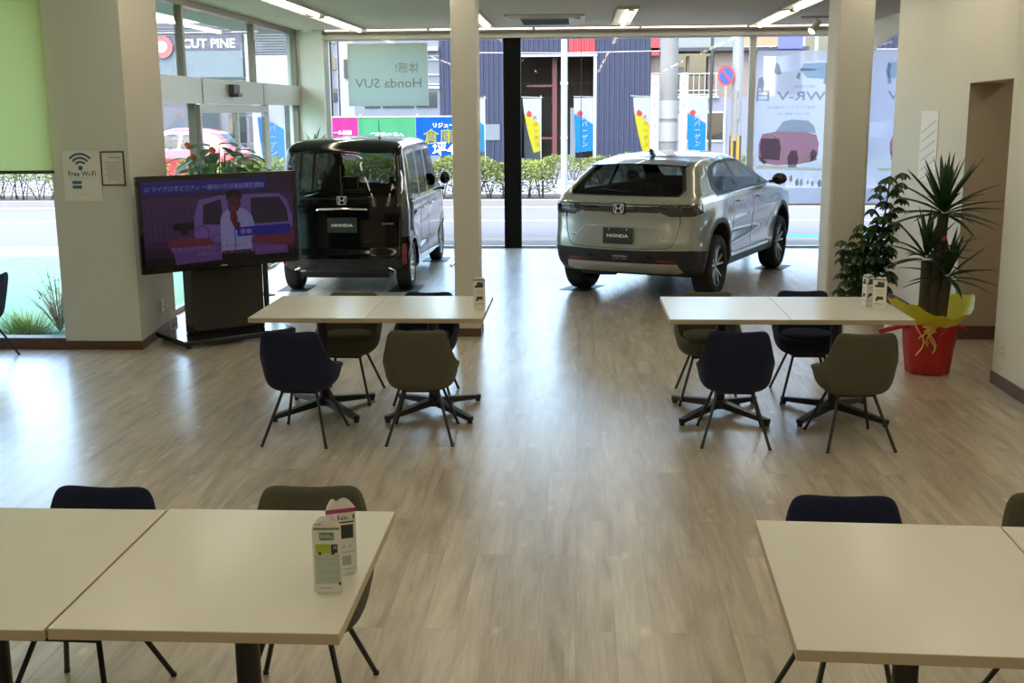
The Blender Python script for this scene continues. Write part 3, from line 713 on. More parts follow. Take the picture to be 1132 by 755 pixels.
# stand
s_ = empty('television_stand', (-3.17, 10.13, 0), ta); tag(s_, 'black floor stand with wide base plate carrying the television', 'television stand')
b = MB(); b.bb(-.55, .52, -.33, .32, .028, .075); b.build('base_plate', pbr('gloss_black_board', (.010, .010, .011), .15), s_, bevel=.01)
b = MB()
for x in (-.48, .46):
    for y in (-.26, .26): b.lathe([(0, 0), (.025, 0), (.025, .028), (0, .028)], c=(x, y, 0), n=12)
b.build('caster', 'black', s_)
b = MB(); b.bb(-.36, .33, -.10, .08, .075, .80); b.bb(-.345, .315, -.125, -.10, .10, .66); b.build('tower', 'gloss_black', s_, bevel=.012)
b = MB(); b.bb(.33, .41, -.16, .06, .36, .372); b.build('shelf', 'black', s_, bevel=.003)
b = MB()
for x in (-.365, .325): b.bb(x, x+.04, -.135, -.10, .12, .66)
b.build('side_trim', 'silver' if False else 'gloss_black', s_, bevel=.004)
b = MB(); b.bb(-.3, .3, -.16, -.03, .80, .83); b.bb(-.2, .2, -.165, -.1, .80, 1.2); b.build('bracket', 'black', s_)
# ------------------------------------------------------------------ cars: implicit bodies polygonised with surface nets
def pchip(xs, ys):
    xs = np.array(xs, float); ys = np.array(ys, float); h = np.diff(xs); d = np.diff(ys)/h; n = len(xs); m = np.zeros(n)
    for i in range(1, n-1):
        if d[i-1]*d[i] > 0:
            w1 = 2*h[i]+h[i-1]; w2 = h[i]+2*h[i-1]; m[i] = (w1+w2)/(w1/d[i-1]+w2/d[i])
    m[0] = d[0]; m[-1] = d[-1]
    def f(x):
        x = np.clip(x, xs[0], xs[-1]); i = np.clip(np.searchsorted(xs, x, side='right')-1, 0, n-2)
        t = (x-xs[i])/h[i]; t2 = t*t; t3 = t2*t
        return (2*t3-3*t2+1)*ys[i] + (t3-2*t2+t)*h[i]*m[i] + (-2*t3+3*t2)*ys[i+1] + (t3-t2)*h[i]*m[i+1]
    return f
def slope(f, x, e=.004): return (f(x+e)-f(x-e))/(2*e)
def smax(a, b, k):
    h = np.maximum(k-np.abs(a-b), 0)/k; return np.maximum(a, b)+h*h*k*.25
def smin(a, b, k): return -smax(-a, -b, k)
def sstep(a, b, x):
    t = np.clip((x-a)/(b-a), 0, 1); return t*t*(3-2*t)

def nets(fn, lo, hi, h):
    ax = [np.arange(lo[i], hi[i]+h, h) for i in range(3)]
    F = fn(ax[0][:, None, None], ax[1][None, :, None], ax[2][None, None, :]).astype(np.float32)
    F = np.broadcast_to(F, (len(ax[0]), len(ax[1]), len(ax[2])))
    S = F < 0; n = np.array(F.shape)-1
    cnt = np.zeros(n, np.int16); acc = np.zeros((*n, 3), np.float32)
    def sub(A, o): return A[o[0]:o[0]+n[0], o[1]:o[1]+n[1], o[2]:o[2]+n[2]]
    any_ = np.zeros(n, bool); s0 = sub(S, (0, 0, 0))
    for o in [(i, j, k) for i in (0, 1) for j in (0, 1) for k in (0, 1)][1:]: any_ |= sub(S, o) != s0
    I = np.argwhere(any_); idx = -np.ones(n, np.int64); idx[any_] = np.arange(len(I))
    P = np.zeros((len(I), 3)); Cn = np.zeros(len(I))
    for a in range(3):
        for c0 in (0, 1):
            for c1 in (0, 1):
                o = [0, 0, 0]; q = [b for b in range(3) if b != a]; o[q[0]] = c0; o[q[1]] = c1; o2 = list(o); o2[a] = 1
                A = F[I[:, 0]+o[0], I[:, 1]+o[1], I[:, 2]+o[2]]; B = F[I[:, 0]+o2[0], I[:, 1]+o2[1], I[:, 2]+o2[2]]
                m = (A < 0) != (B < 0); t = np.where(m, A/np.where(m, A-B, 1), 0)
                v = np.tile(np.array(o, float), (len(I), 1)); v[:, a] = t
                P += np.where(m[:, None], v, 0); Cn += m
    P = P/Cn[:, None] + I; V = P*h + np.array([x[0] for x in ax])
    quads = []
    for a in range(3):
        q = [b for b in range(3) if b != a]
        A = S; sl = [slice(0, None)]*3
        s1 = [slice(None)]*3; s2 = [slice(None)]*3; s1[a] = slice(0, -1); s2[a] = slice(1, None)
        D = A[tuple(s1)] != A[tuple(s2)]; E_ = np.argwhere(D)
        ok = np.all([(E_[:, b] > 0) & (E_[:, b] < F.shape[b]-1) for b in q], axis=0); E_ = E_[ok]
        ins = A[tuple(s1)][tuple(E_.T)]
        def cell(d0, d1):
            c = E_.copy(); c[:, q[0]] -= d0; c[:, q[1]] -= d1; return idx[c[:, 0], c[:, 1], c[:, 2]]
        Q = np.stack([cell(1, 1), cell(0, 1), cell(0, 0), cell(1, 0)], 1)
        flip = ins if a != 1 else ~ins
        Q[~flip] = Q[~flip][:, ::-1]; quads.append(Q)
    Q = np.concatenate(quads)
    for _ in range(3):
        e = .002; f0 = fn(V[:, 0], V[:, 1], V[:, 2])
        G = np.stack([(fn(V[:, 0]+(e if i == 0 else 0), V[:, 1]+(e if i == 1 else 0), V[:, 2]+(e if i == 2 else 0)) -
                       fn(V[:, 0]-(e if i == 0 else 0), V[:, 1]-(e if i == 1 else 0), V[:, 2]-(e if i == 2 else 0)))/(2*e) for i in range(3)], 1)
        g2 = np.maximum((G**2).sum(1), .25); st = np.clip(f0/g2, -h*.5, h*.5); V = V - G*st[:, None]*.9
    return V, Q

def inpoly(P, poly):
    x, y = P[:, 0], P[:, 1]; r = np.zeros(len(P), bool); n = len(poly)
    for i in range(n):
        (x1, y1), (x2, y2) = poly[i], poly[(i+1) % n]
        if y1 == y2: continue
        c = ((y1 > y) != (y2 > y)) & (x < (x2-x1)*(y-y1)/(y2-y1)+x1); r ^= c
    return r
def nearpoly(P, poly):
    best = np.full(len(P), 1e9); out = P.copy(); n = len(poly)
    for i in range(n):
        a = np.array(poly[i], float); b = np.array(poly[(i+1) % n], float); d = b-a; L = (d**2).sum()
        if L == 0: continue
        t = np.clip(((P-a)@d)/L, 0, 1); q = a+t[:, None]*d; e = np.hypot(*(P-q).T); m = e < best; best[m] = e[m]; out[m] = q[m]
    return out, best

def classify(V, Q, regions, h):
    """regions: (name, plane, polygon, test). Later ones win. Boundary vertices are pulled onto the outline for a clean edge."""
    lab = np.zeros(len(Q), int); names = ['body']
    PL = {'side': (1, 2), 'end': (0, 2), 'top': (0, 1)}
    V = V.copy()
    def fn_():
        a, b, c, d = (V[Q[:, i]] for i in range(4)); n = np.cross(c-a, d-b); n /= np.maximum(np.linalg.norm(n, axis=1), 1e-12)[:, None]; return n
    Nn = fn_()
    for (nm, pl, poly, test) in regions:
        Cc = V[Q].mean(1)
        if nm not in names: names.append(nm)
        k = names.index(nm); i, j = PL[pl]
        def co(X): return np.stack([X[:, i], X[:, j]], 1)
        m = inpoly(co(Cc), poly) & test(Cc, Nn)
        lab[m] = k
        vin = np.zeros(len(V), bool); vout = np.zeros(len(V), bool); vin[Q[m].ravel()] = True; vout[Q[~m].ravel()] = True
        bd = np.where(vin & vout)[0]
        if len(bd):
            q, dist = nearpoly(co(V[bd]), poly); ok = dist < h*1.3
            V[bd[ok], i] = q[ok, 0]; V[bd[ok], j] = q[ok, 1]
    return V, lab, names

def car_from(spec):
    V, Q = nets(spec['fn'], spec['lo'], spec['hi'], spec['h'])
    V, lab, names = classify(V, Q, spec['regions'], spec['h'])
    return V, Q, lab, names
def mesh_part(V, Q, sel, name, mat, parent, scale, zm=None):
    q = Q[sel]; u, inv = np.unique(q, return_inverse=True); v = V[u]*np.array(scale)
    if zm is not None: v[:, 2] = zm(V[u][:, 2])
    f = inv.reshape(q.shape)
    me = bpy.data.meshes.new(name); me.vertices.add(len(v)); me.vertices.foreach_set('co', v.astype(np.float32).ravel())
    me.loops.add(len(f)*4); me.loops.foreach_set('vertex_index', f.astype(np.int32).ravel()); me.polygons.add(len(f))
    me.polygons.foreach_set('loop_start', np.arange(0, len(f)*4, 4, dtype=np.int32)); me.polygons.foreach_set('loop_total', np.full(len(f), 4, np.int32))
    me.update(calc_edges=True); me.validate(); me.shade_smooth(); me.set_sharp_from_angle(angle=R(40)); me.materials.append(M[mat])
    o = bpy.data.objects.new(name, me); COL.objects.link(o); o.parent = parent
    return o

def wheel(parent, loc, r, w, side, spokes, kind, sc_=(1, 1, 1)):
    """side=+1: outer face towards +x"""
    s = side
    b = MB(); prof = [(r*.66, -w*.42), (r*.80, -w*.5), (r*.93, -w*.47), (r*.985, -w*.38), (r, -w*.25), (r, w*.25), (r*.985, w*.38), (r*.93, w*.47), (r*.80, w*.5), (r*.68, w*.46), (r*.66, w*.38)]
    b.lathe(prof, n=48, axis='X'); t = b.build('wheel', 'tyre', parent, smooth=40); t.location = loc
    b = MB(); ri = r*.665
    b.lathe([(ri, -w*.42), (ri, -w*.2), (ri*.94, -w*.15), (ri*.93, w*.25), (ri, w*.36), (ri*1.03, w*.43), (ri*.97, w*.44), (ri*.93, w*.38)], n=48, axis='X')
    b.lathe([(0, w*.30), (ri*.16, w*.30), (ri*.2, w*.27), (ri*.22, w*.1), (0, w*.08)], n=24, axis='X')
    if s < 0: b.v = [(-v[0], v[1], v[2]) for v in b.v]
    rim = b.build('rim', 'silver' if kind == 'nb' else 'rimdark', t, smooth=35)
    b = MB()
    for k in range(spokes):
        a0 = 2*PI*k/spokes + .3
        for da in ((-.13, .13) if kind != 'nb' else (-.10, .10)):
            a1 = a0+da*.8; a2 = a0+da*1.9
            p = []
            for (rr, aa, hw, xo, dp) in ((ri*.16, a1, .011, w*.31, .03), (ri*.97, a2, .010 if kind != 'nb' else .009, w*.40, .02)):
                c = Vector((0, rr*math.cos(aa), rr*math.sin(aa))); tn = Vector((0, -math.sin(aa), math.cos(aa)))
                for q in (-1, 1):
                    for xx in (xo-dp, xo): v = c+tn*hw*q; p.append((xx*s, v.y, v.z))
            b.add(p, [(0, 1, 3, 2), (4, 6, 7, 5), (0, 4, 5, 1), (2, 3, 7, 6), (0, 2, 6, 4), (1, 5, 7, 3)])
    b.build('spokes', 'silver', t, smooth=0)
    b = MB(); b.lathe([(0, 0), (ri*.9, 0), (ri*.9, .01), (0, .01)], n=32, axis='X', c=(-.02*s, 0, 0)); b.build('brake_disc', 'darkgrey', t)
    return t
M['rimdark'] = pbr('machined_dark_rim', (.03, .03, .032), .3, metal=.5)
M['tint'] = glass_mat('privacy_glass', (.22, .24, .23), .04, edge=.45)
M['tint2'] = glass_mat('light_tinted_glass', (.62, .68, .64), .05, edge=.5)
M['roofblack'] = paint('black_roof_paint', (.006, .006, .008), .2)
M['pearl'] = paint('pearl_white_paint', (.36, .375, .335), .25, .35)
M['blackpaint'] = paint('black_crystal_paint', (.003, .003, .0035), .09, coat=.12)
M['plate'] = pbr('dark_number_plate', (.035, .045, .042), .35)
M['interior'] = pbr('car_interior_cloth', (.03, .03, .03), .8)

M['badge'] = pbr('satin_silver_badge', (.62, .63, .64), .35, metal=.3)
def hmark(parent, o, ax, ay, w, mat='badge', name='emblem'):
    """maker mark: rounded square ring with an H whose posts lean outward"""
    o, ax, ay = Vector(o), Vector(ax), Vector(ay); n = ax.cross(ay).normalized(); h = w*.82
    b = MB()
    def pt(x, y): return (x*w/2, y*h/2)
    out = [pt(-.80, 1), pt(.80, 1), pt(.98, .82), pt(.90, -.55), pt(.78, -.86), pt(.6, -1), pt(-.6, -1), pt(-.78, -.86), pt(-.90, -.55), pt(-.98, .82)]
    inn = [(x*.86, y*.84) for x, y in out]
    N_ = len(out)
    for (poly2, dz) in ((None, 0),):
        A = [o+ax*x+ay*y+n*.006 for x, y in out]; B = [o+ax*x+ay*y+n*.006 for x, y in inn]; C2 = [o+ax*x+ay*y for x, y in out]; D2 = [o+ax*x+ay*y for x, y in inn]
        fs = []
        for i in range(N_):
            j = (i+1) % N_; fs += [(i, j, N_+j, N_+i), (2*N_+i, 2*N_+j, j, i), (N_+i, N_+j, 3*N_+j, 3*N_+i)]
        b.add(A+B+C2+D2, fs)
    for s in (-1, 1):
        b.prism([pt(s*.70, .80), pt(s*.40, .80), pt(s*.28, .18), pt(s*.0, .12), pt(0, -.12), pt(s*.30, -.12), pt(s*.42, -.80), pt(s*.66, -.80), pt(s*.52, 0)], o, ax, ay, n*.006)
    return b.build(name, mat, parent, smooth=0)

def plate(parent, o, ax, ay, w, h):
    o, ax, ay = Vector(o), Vector(ax), Vector(ay).normalized(); n = ax.cross(ay)
    b = MB(); b.prism([(-w/2, -h/2), (w/2, -h/2), (w/2, h/2), (-w/2, h/2)], o, ax, ay, n*.008); p = b.build('number_plate', 'plate', parent, smooth=0, bevel=.003)
    b = MB(); add_text(b, 'HONDA', o+n*.0095, ax, ay, w=w*.72, h=h*.20, bold=.03); b.build('plate_lettering', 'paper', p, smooth=0, fix=False)
    b = MB()
    for s in (-1, 1): b.lathe([(0, 0), (.008, 0), (.008, .004), (0, .004)], n=10, c=(0, 0, 0)); 
    b = MB()
    for s in (-1, 1): b.prism([(s*w*.3+.008*math.cos(a), h*.40+.008*math.sin(a)) for a in [2*PI*i/10 for i in range(10)]], o+n*.008, ax, ay, n*.004)
    b.build('plate_bolt', 'chrome', p, smooth=0)
    return p

def seat_pair(parent, y, xs, z0, zt, name='seat'):
    for x in xs:
        b = MB()
        b.box((x, y+.22, z0+.06), (.46, .48, .16)); b.box((x, y, (z0+zt)/2), (.46, .13, zt-z0))
        o = b.build('seat', 'interior', parent, bevel=.04)
        b = MB(); b.box((x, y, zt+.11), (.25, .09, .15)); b.tube([(x-.06, y, zt-.02), (x-.06, y, zt+.06)], .007); b.tube([(x+.06, y, zt-.02), (x+.06, y, zt+.06)], .007)
        b.build('headrest', 'interior', parent, bevel=.03)

# ---- silver-white crossover (car frame: x lateral, y forward from the rear bumper, z up)
hv = dict(h=.0165, lo=(-.98, -.1, .12), hi=(.98, 4.45, 1.72))
yr_h = pchip([.15, .24, .32, .44, .52, .70, .84, .90, .955, 1.0, 1.06, 1.12, 1.25, 1.38, 1.47, 1.53, 1.60], [.30, .17, .08, .035, .02, .045, .062, .04, .035, .085, .13, .20, .37, .54, .68, .90, 1.1])
yf_h = pchip([.15, .25, .5, .75, .88, .96, 1.02, 1.08, 1.16, 1.3, 1.45, 1.58], [4.18, 4.28, 4.33, 4.30, 4.22, 4.05, 3.75, 3.35, 3.06, 2.74, 2.38, 2.1])
zt_h = pchip([.5, .8, 1.2, 1.7, 2.2, 2.7, 3.0], [1.485, 1.535, 1.575, 1.59, 1.58, 1.53, 1.47])
W_h = pchip([.15, .25, .40, .55, .70, .85, .96, 1.03, 1.09, 1.3, 1.48, 1.62], [.82, .845, .875, .885, .880, .885, .872, .852, .815, .715, .625, .54])
P_h = pchip([-.1, .0, .15, .35, .6, 1.0, 3.2, 3.7, 4.0, 4.2, 4.4], [.80, .865, .925, .965, .985, 1., 1., .985, .95, .88, .70])
WY1, WY2, WR = .83, 3.44, .345
def f_hv(x, y, z):
    ax_ = np.sqrt(x*x+1e-6)
    # greenhouse narrows towards the rear
    g = sstep(1.05, 1.45, z); Pl = P_h(y) - g*.05*sstep(1.6, .5, y)
    Wd = W_h(z)*Pl
    # side sculpting: crease on the doors, haunches
    dd = sstep(.95, 1.3, y)*sstep(3.2, 2.9, y)
    Wd = Wd - .030*dd*np.exp(-((z-.50-.05*(y-2)*0.5)/.12)**2) + .010*dd*np.exp(-((z-.80)/.05)**2)
    for wy in (WY1, WY2):
        rr = np.sqrt((y-wy)**2+(z-.345)**2); Wd = Wd + .022*np.exp(-((rr-.43)/.075)**2)
    s = slope(W_h, z); fs = (ax_-Wd)/np.sqrt(1+s*s)
    zb = z
    yr = yr_h(z)+.16*(ax_/.9)**2.6; s = slope(yr_h, z); fr = (yr-y)/np.sqrt(1+s*s)
    yf = yf_h(z)-.30*(ax_/.9)**2.6; s = slope(yf_h, z); ff = (y-yf)/np.sqrt(1+s*s)
    ft = z-(zt_h(y)-.05*(ax_/.6)**2.2)
    f = smax(fs, fr, .10); f = smax(f, ff, .12); f = smax(f, ft, .09); f = smax(f, .20-z+.0*y, .05)
    # number plate recess and rear lower diffuser step
    rec = np.maximum(np.maximum(np.abs(x)-.40+ (z-.60)*-.35, np.abs(z-.655)-.105), np.abs(y-.02)-.12)
    f = smax(f, -(rec+.0), .03) if False else f
    for wy in (WY1, WY2):
        rr = np.sqrt((y-wy)**2+(z-.345)**2); cut = np.maximum(rr-.395, .56-ax_)
        f = smax(f, -cut, .012)
    return f
hv['fn'] = f_hv
side = lambda C, n: np.abs(n[:, 0]) > .30
sidex = lambda C, n: (np.abs(n[:, 0]) > .35)
rear = lambda C, n: (n[:, 1] < -.10) & (C[:, 1] < 1.4)
rearw = lambda C, n: (n[:, 1] < -.02) & (C[:, 1] < 1.2)
front = lambda C, n: (n[:, 1] > .05) & (C[:, 1] > 2.0)
topn = lambda C, n: (n[:, 2] > .45) & (C[:, 2] > 1.30)
def ring(cy, cz, r0, r1, a0=-.25, a1=PI+.25, n=20):
    A = [a0+(a1-a0)*i/n for i in range(n+1)]
    return [(cy+r1*math.cos(a), cz+r1*math.sin(a)) for a in A]+[(cy+r0*math.cos(a), cz+r0*math.sin(a)) for a in A[::-1]]
sw_out = [(.80, 1.03), (.74, 1.12), (.90, 1.30), (1.05, 1.395), (1.35, 1.455), (1.75, 1.475), (2.15, 1.455), (2.45, 1.38), (2.80, 1.21), (3.02, 1.075), (2.95, 1.045), (2.2, 1.045), (1.4, 1.035)]
sw1 = [(.95, 1.065), (.90, 1.13), (1.02, 1.28), (1.14, 1.365), (1.35, 1.42), (1.60, 1.43), (1.66, 1.07)]
sw2 = [(1.74, 1.07), (1.70, 1.435), (2.10, 1.42), (2.38, 1.35), (2.66, 1.20), (2.84, 1.09), (2.80, 1.075)]
rg = [(-.60, 1.065), (-.645, 1.10), (-.545, 1.32), (-.50, 1.405), (-.44, 1.43), (.44, 1.43), (.50, 1.405), (.545, 1.32), (.645, 1.10), (.60, 1.065)]
roofp = [(-.60, .62), (-.62, 1.2), (-.66, 2.2), (-.66, 2.6), (.66, 2.6), (.66, 2.2), (.62, 1.2), (.60, .62)]
hv['regions'] = [
 ('roof_panel', 'side', [(.50, 1.435), (.66, 1.47), (1.0, 1.485), (1.8, 1.50), (2.3, 1.47), (2.7, 1.36), (2.75, 1.5), (2.3, 1.7), (.3, 1.7), (.4, 1.45)], lambda C, n: C[:, 2] > 1.3),
 ('windshield', 'end', [(-.62, 1.12), (-.52, 1.46), (0, 1.50), (.52, 1.46), (.62, 1.12), (0, 1.10)], front),
 ('window_trim', 'side', sw_out, side),
 ('side_window', 'side', sw1, side), ('side_window', 'side', sw2, side),
 ('window_trim', 'end', [(x*1.045, 1.052 if z < 1.08 else z+.028) for x, z in rg], rearw),
 ('rear_window', 'end', rg, rearw),
 ('wheel_arch', 'side', ring(WY1, .345, .30, .455, -.5, PI+.5), lambda C, n: np.abs(C[:, 0]) > .55),
 ('wheel_arch', 'side', ring(WY2, .345, .30, .455, -.5, PI+.5), lambda C, n: np.abs(C[:, 0]) > .55),
 ('side_sill', 'side', [(1.15, .10), (1.15, .30), (1.3, .315), (3.05, .315), (3.1, .1)], lambda C, n: C[:, 2] < .5),
 ('rear_bumper_trim', 'end', [(-.95, .37), (-.90, .475), (-.80, .505), (-.2, .495), (.2, .495), (.80, .505), (.90, .475), (.95, .37), (.95, .05), (-.95, .05)], lambda C, n: (C[:, 1] < .60)),
 ('skid_plate', 'end', [(-.68, .255), (-.64, .355), (.64, .355), (.68, .255), (.60, .225), (-.60, .225)], lambda C, n: (n[:, 1] < -.3) & (C[:, 1] < .5)),
 ('reflector', 'end', [(-.62, .375), (-.62, .395), (-.42, .395), (-.42, .375)], lambda C, n: (n[:, 1] < -.3) & (C[:, 1] < .5)),
 ('reflector', 'end', [(.62, .375), (.62, .395), (.42, .395), (.42, .375)], lambda C, n: (n[:, 1] < -.3) & (C[:, 1] < .5)),
 ('light_bar', 'end', [(-.56, .885), (-.56, .952), (.56, .952), (.56, .885)], lambda C, n: (n[:, 1] < -.2) & (C[:, 1] < .5)),
 ('tail_light', 'end', [(.45, .895), (.50, .87), (.56, .845), (.80, .85), (.89, .90), (.90, .975), (.56, .975), (.45, .955)], lambda C, n: (C[:, 1] < .36)),
 ('tail_light', 'end', [(-.45, .895), (-.50, .87), (-.56, .845), (-.80, .85), (-.89, .90), (-.90, .975), (-.56, .975), (-.45, .955)], lambda C, n: (C[:, 1] < .36)),
]
HX, HY, HA, HS = .415, 12.10, R(-24), (.965, 1.0, 1.)
hz_ = pchip([0, .15, .30, .60, 1.07, 1.45, 1.62], [.11, .235, .365, .66, 1.125, 1.43, 1.555])
def hz(z): return float(hz_(np.array([z]))[0])
id_ = lambda z: z
t = empty('crossover_car', (HX, HY, .004), HA); tag(t, 'pearl white crossover car with black roof parked on the right by the window', 'car')
V, Q, lab, names = car_from(hv)
matof = dict(body='pearl', roof_panel='roofblack', windshield='tint2', window_trim='darktrim', side_window='tint', rear_window='tint', wheel_arch='darktrim', side_sill='darktrim',
             rear_bumper_trim='darktrim', skid_plate='silver', reflector='red_lens', light_bar='smoke_lens', tail_light='smoke_lens')
for i, nm in enumerate(names):
    if (lab == i).any(): mesh_part(V, Q, lab == i, nm, matof[nm], t, HS, hz_)
def HZ(p): return (p[0]*HS[0], p[1]*HS[1], hz(p[2]))
def surf_y(x, z, fn=f_hv, y0=-.3, y1=1.5):
    ys = np.linspace(y0, y1, 3601); v = fn(np.full_like(ys, x), ys, np.full_like(ys, z)); k = np.argmax(v < 0); return ys[k]
def surf_x(y, z, fn=f_hv):
    xs = np.linspace(1.1, .2, 1801); v = fn(xs, np.full_like(xs, y), np.full_like(xs, z)); k = np.argmax(v < 0); return xs[k]
for sx in (-1, 1):
    for wy in (WY1, WY2):
        wheel(t, (sx*.742, wy, WR*.97), WR*.97, .225, sx, 5, 'hv')
b = MB(); b.bb(-.60, .60, .6, 4.0, .22, .29); b.bb(-.70, .70, WY1-.06, WY1+.06, .26, .36); b.bb(-.7, .7, WY2-.06, WY2+.06, .26, .36); b.lathe([(0, -.22), (.07, -.20), (.08, 0), (.07, .20), (0, .22)], c=(-.38, .42, .30), axis='X', n=16)
b.build('underbody', 'darktrim', t)
def strip(mb, pts, wd, n_off, up=(0, 0, 1)):
    mb.tube(pts, wd, 6)
def rear_line(xz, r, name, mat, fn=f_hv, S_=HS, off=0., parent=t, zf=None):
    zf = zf or (hz if fn is f_hv else (lambda z: z*S_[2]))
    b = MB(); b.tube([(x*S_[0], (surf_y(x, z, fn)-off)*S_[1], zf(z)) for x, z in xz], r, 6); return b.build(name, mat, parent)
# tailgate shut line, crease above the light bar, badge, plate
rear_line([(-.66, .96), (-.665, .80), (-.64, .66), (-.60, .56), (-.54, .525), (-.3, .515), (0, .512), (.3, .515), (.54, .525), (.60, .56), (.64, .66), (.665, .80), (.66, .96)], .0045, 'tailgate_seam', 'black')
rear_line([(x/10, .968) for x in range(-8, 9)], .007, 'light_bar_rim', 'gloss_black', off=.004)
rear_line([(-.50, .635), (-.44, .715), (-.40, .735), (-.2, .742), (0, .744), (.2, .742), (.40, .735), (.44, .715), (.50, .635)], .0075, 'tailgate_crease', 'pearl', off=-.002)
yy = surf_y(0, .92); hmark(t, HZ((0, yy-.012, .925)), (1, 0, 0), (0, 0, 1), .125)
b = MB(); b.box(HZ((0, yy+.0, .925)), (.15, .03, .12)); b.build('emblem_plinth', 'gloss_black', t, bevel=.01)
yy = surf_y(0, .64); plate(t, HZ((0, yy-.022, .645)), (1, 0, 0), (0, .02, 1), .335, .170)
b = MB(); b.box(HZ((0, yy-.008, .645)), (.20, .03, .12)); b.build('plate_holder', 'darktrim', t)
for (x, s_, w_) in ((-.56, 'e:HEV', .06), (.47, 'VEZEL', .10)):
    b = MB(); add_text(b, s_, HZ((x, surf_y(x, .63)-.004, .635)), (1, .1 if x > 0 else -.1, 0), (0, 0, 1), w=w_, h=.014, bold=.03); b.build('badge', 'chrome', t, smooth=0, fix=False)
b = MB(); yy = surf_y(0, .43)
add_text(b, 'HONDA', HZ((.02, yy-.006, .43)), (1, 0, 0), (0, 0, 1), w=.16, h=.02, bold=.02); add_text(b, 'e:HEV  SUV', HZ((.02, yy-.006, .405)), (1, 0, 0), (0, 0, 1), w=.16, h=.012)
b.build('bumper_sticker', 'pgrey', t, smooth=0, fix=False)
for s in (-1, 1):
    b = MB(); x0 = surf_y(s*.3, .43); b.lathe([(0, -.004), (.02, -.004), (.024, .004), (0, .004)], c=HZ((s*.34, surf_y(s*.34, .43)-.002, .43)), axis='Y', n=14); b.build('parking_sensor', 'gloss_black', t)
b = MB(); y0 = surf_y(.05, 1.09); b.tube([HZ((.02, y0-.012, 1.07)), HZ((.04, y0-.01, 1.10)), HZ((-.30, surf_y(-.3, 1.13)-.008, 1.13))], .006, 6); b.build('rear_wiper', 'black', t)
# roof antenna and spoiler
b = MB(); b.prism([(-.06, 0), (.09, 0), (.0, .05), (-.05, .075), (-.06, .06)], (-.02, 1.02, hz(1.545)), (0, 1, 0), (0, 0, 1), (.035, 0, 0)); b.build('antenna', 'gloss_black', t, bevel=.008)
zz = 1.468
b = MB()
pl = []
n = 18
for i in range(n+1):
    x = -.56+1.12*i/n; k = (abs(x)/.56)**2
    ya = .56+.06*k
    pl.append(((x, ya-.05, 1.452-.03*k), (x, ya+.16, 1.503-.035*k), (x, ya-.045, 1.432-.03*k)))
vs = [HZ(p) for tr in pl for p in tr]; fs = []
for i in range(n):
    a = 3*i; fs += [(a, a+3, a+4, a+1), (a+2, a+5, a+3, a), (a+1, a+4, a+5, a+2)]
b.add(vs, fs); b.build('roof_spoiler', 'roofblack', t, smooth=50)
# mirrors, handles
for s in (-1, 1):
    b = MB(); b.sphere((s*.955, 2.86, 1.165), (.095, .06, .070), 16, 10); b.box((s*.885, 2.88, 1.13), (.12, .05, .03), rz=0); b.build('side_mirror', 'gloss_black', t, smooth=60)
    for y in (1.56, 2.42 if False else 2.36):
        xx = surf_x(y, .93); b = MB(); b.tube([(s*(xx*.965-.01), y-.09, hz(.93)), (s*(xx*.965+.022), y-.075, hz(.93)), (s*(xx*.965+.022), y+.075, hz(.93)), (s*(xx*.965-.01), y+.09, hz(.93))], .012, 8)
        if y > 2: b.build('door_handle', 'pearl', t)
        else: b.build('door_handle', 'pearl', t)
    for ys in ([(1.32, z/100) for z in range(36, 104, 4)], [(2.12-.02*(z-36)/68, z/100) for z in range(36, 106, 4)]):
        b = MB(); b.tube([(s*(surf_x(y, z)*.965-.0005), y, hz(z)) for y, z in ys], .0035, 5); b.build('door_seam', 'black', t)
    b = MB(); b.tube([(s*(surf_x(y, z)*.965), y, hz(z)) for y, z in [(.78, 1.02), (1.0, 1.025), (1.5, 1.035), (2.0, 1.04), (2.5, 1.045), (2.9, 1.045)]], .007, 6); b.build('window_moulding', 'chrome', t)
seat_pair(t, 1.15, (-.38, .38), .45, .90); seat_pair(t, 2.05, (-.38, .38), .42, .93)
b = MB(); b.bb(-.70, .70, 2.75, 3.05, .60, .90); b.lathe([(.17, -.012), (.185, 0), (.17, .012), (.158, 0), (.17, -.012)], c=(.38, 2.65, .88), axis='Y', n=24); b.build('dashboard', 'interior', t, bevel=.03)
# ---- black kei van
nb = dict(h=.0165, lo=(-.82, -.12, .10), hi=(.82, 3.50, 1.90))
yr_n = pchip([.10, .20, .30, .42, .55, .95, 1.10, 1.30, 1.50, 1.65, 1.74, 1.85], [.18, .07, .02, .0, .025, .03, .045, .075, .115, .15, .22, .36])
yf_n = pchip([.10, .25, .5, .78, .92, .99, 1.04, 1.09, 1.2, 1.4, 1.6, 1.74], [3.28, 3.36, 3.395, 3.36, 3.28, 3.15, 2.98, 2.84, 2.72, 2.58, 2.44, 2.32])
zt_n = pchip([.0, .15, .35, .8, 1.5, 2.1, 2.4, 2.6], [1.70, 1.745, 1.775, 1.79, 1.79, 1.77, 1.73, 1.68])
W_n = pchip([.10, .25, .40, .65, .95, 1.02, 1.10, 1.40, 1.66, 1.80], [.70, .722, .733, .7375, .7375, .732, .722, .690, .650, .60])
P_n = pchip([-.1, .0, .08, .25, .5, 2.9, 3.15, 3.3, 3.45], [.90, .955, .982, .995, 1., 1., .97, .92, .80])
NY1, NY2, NR = .40, 2.92, .285
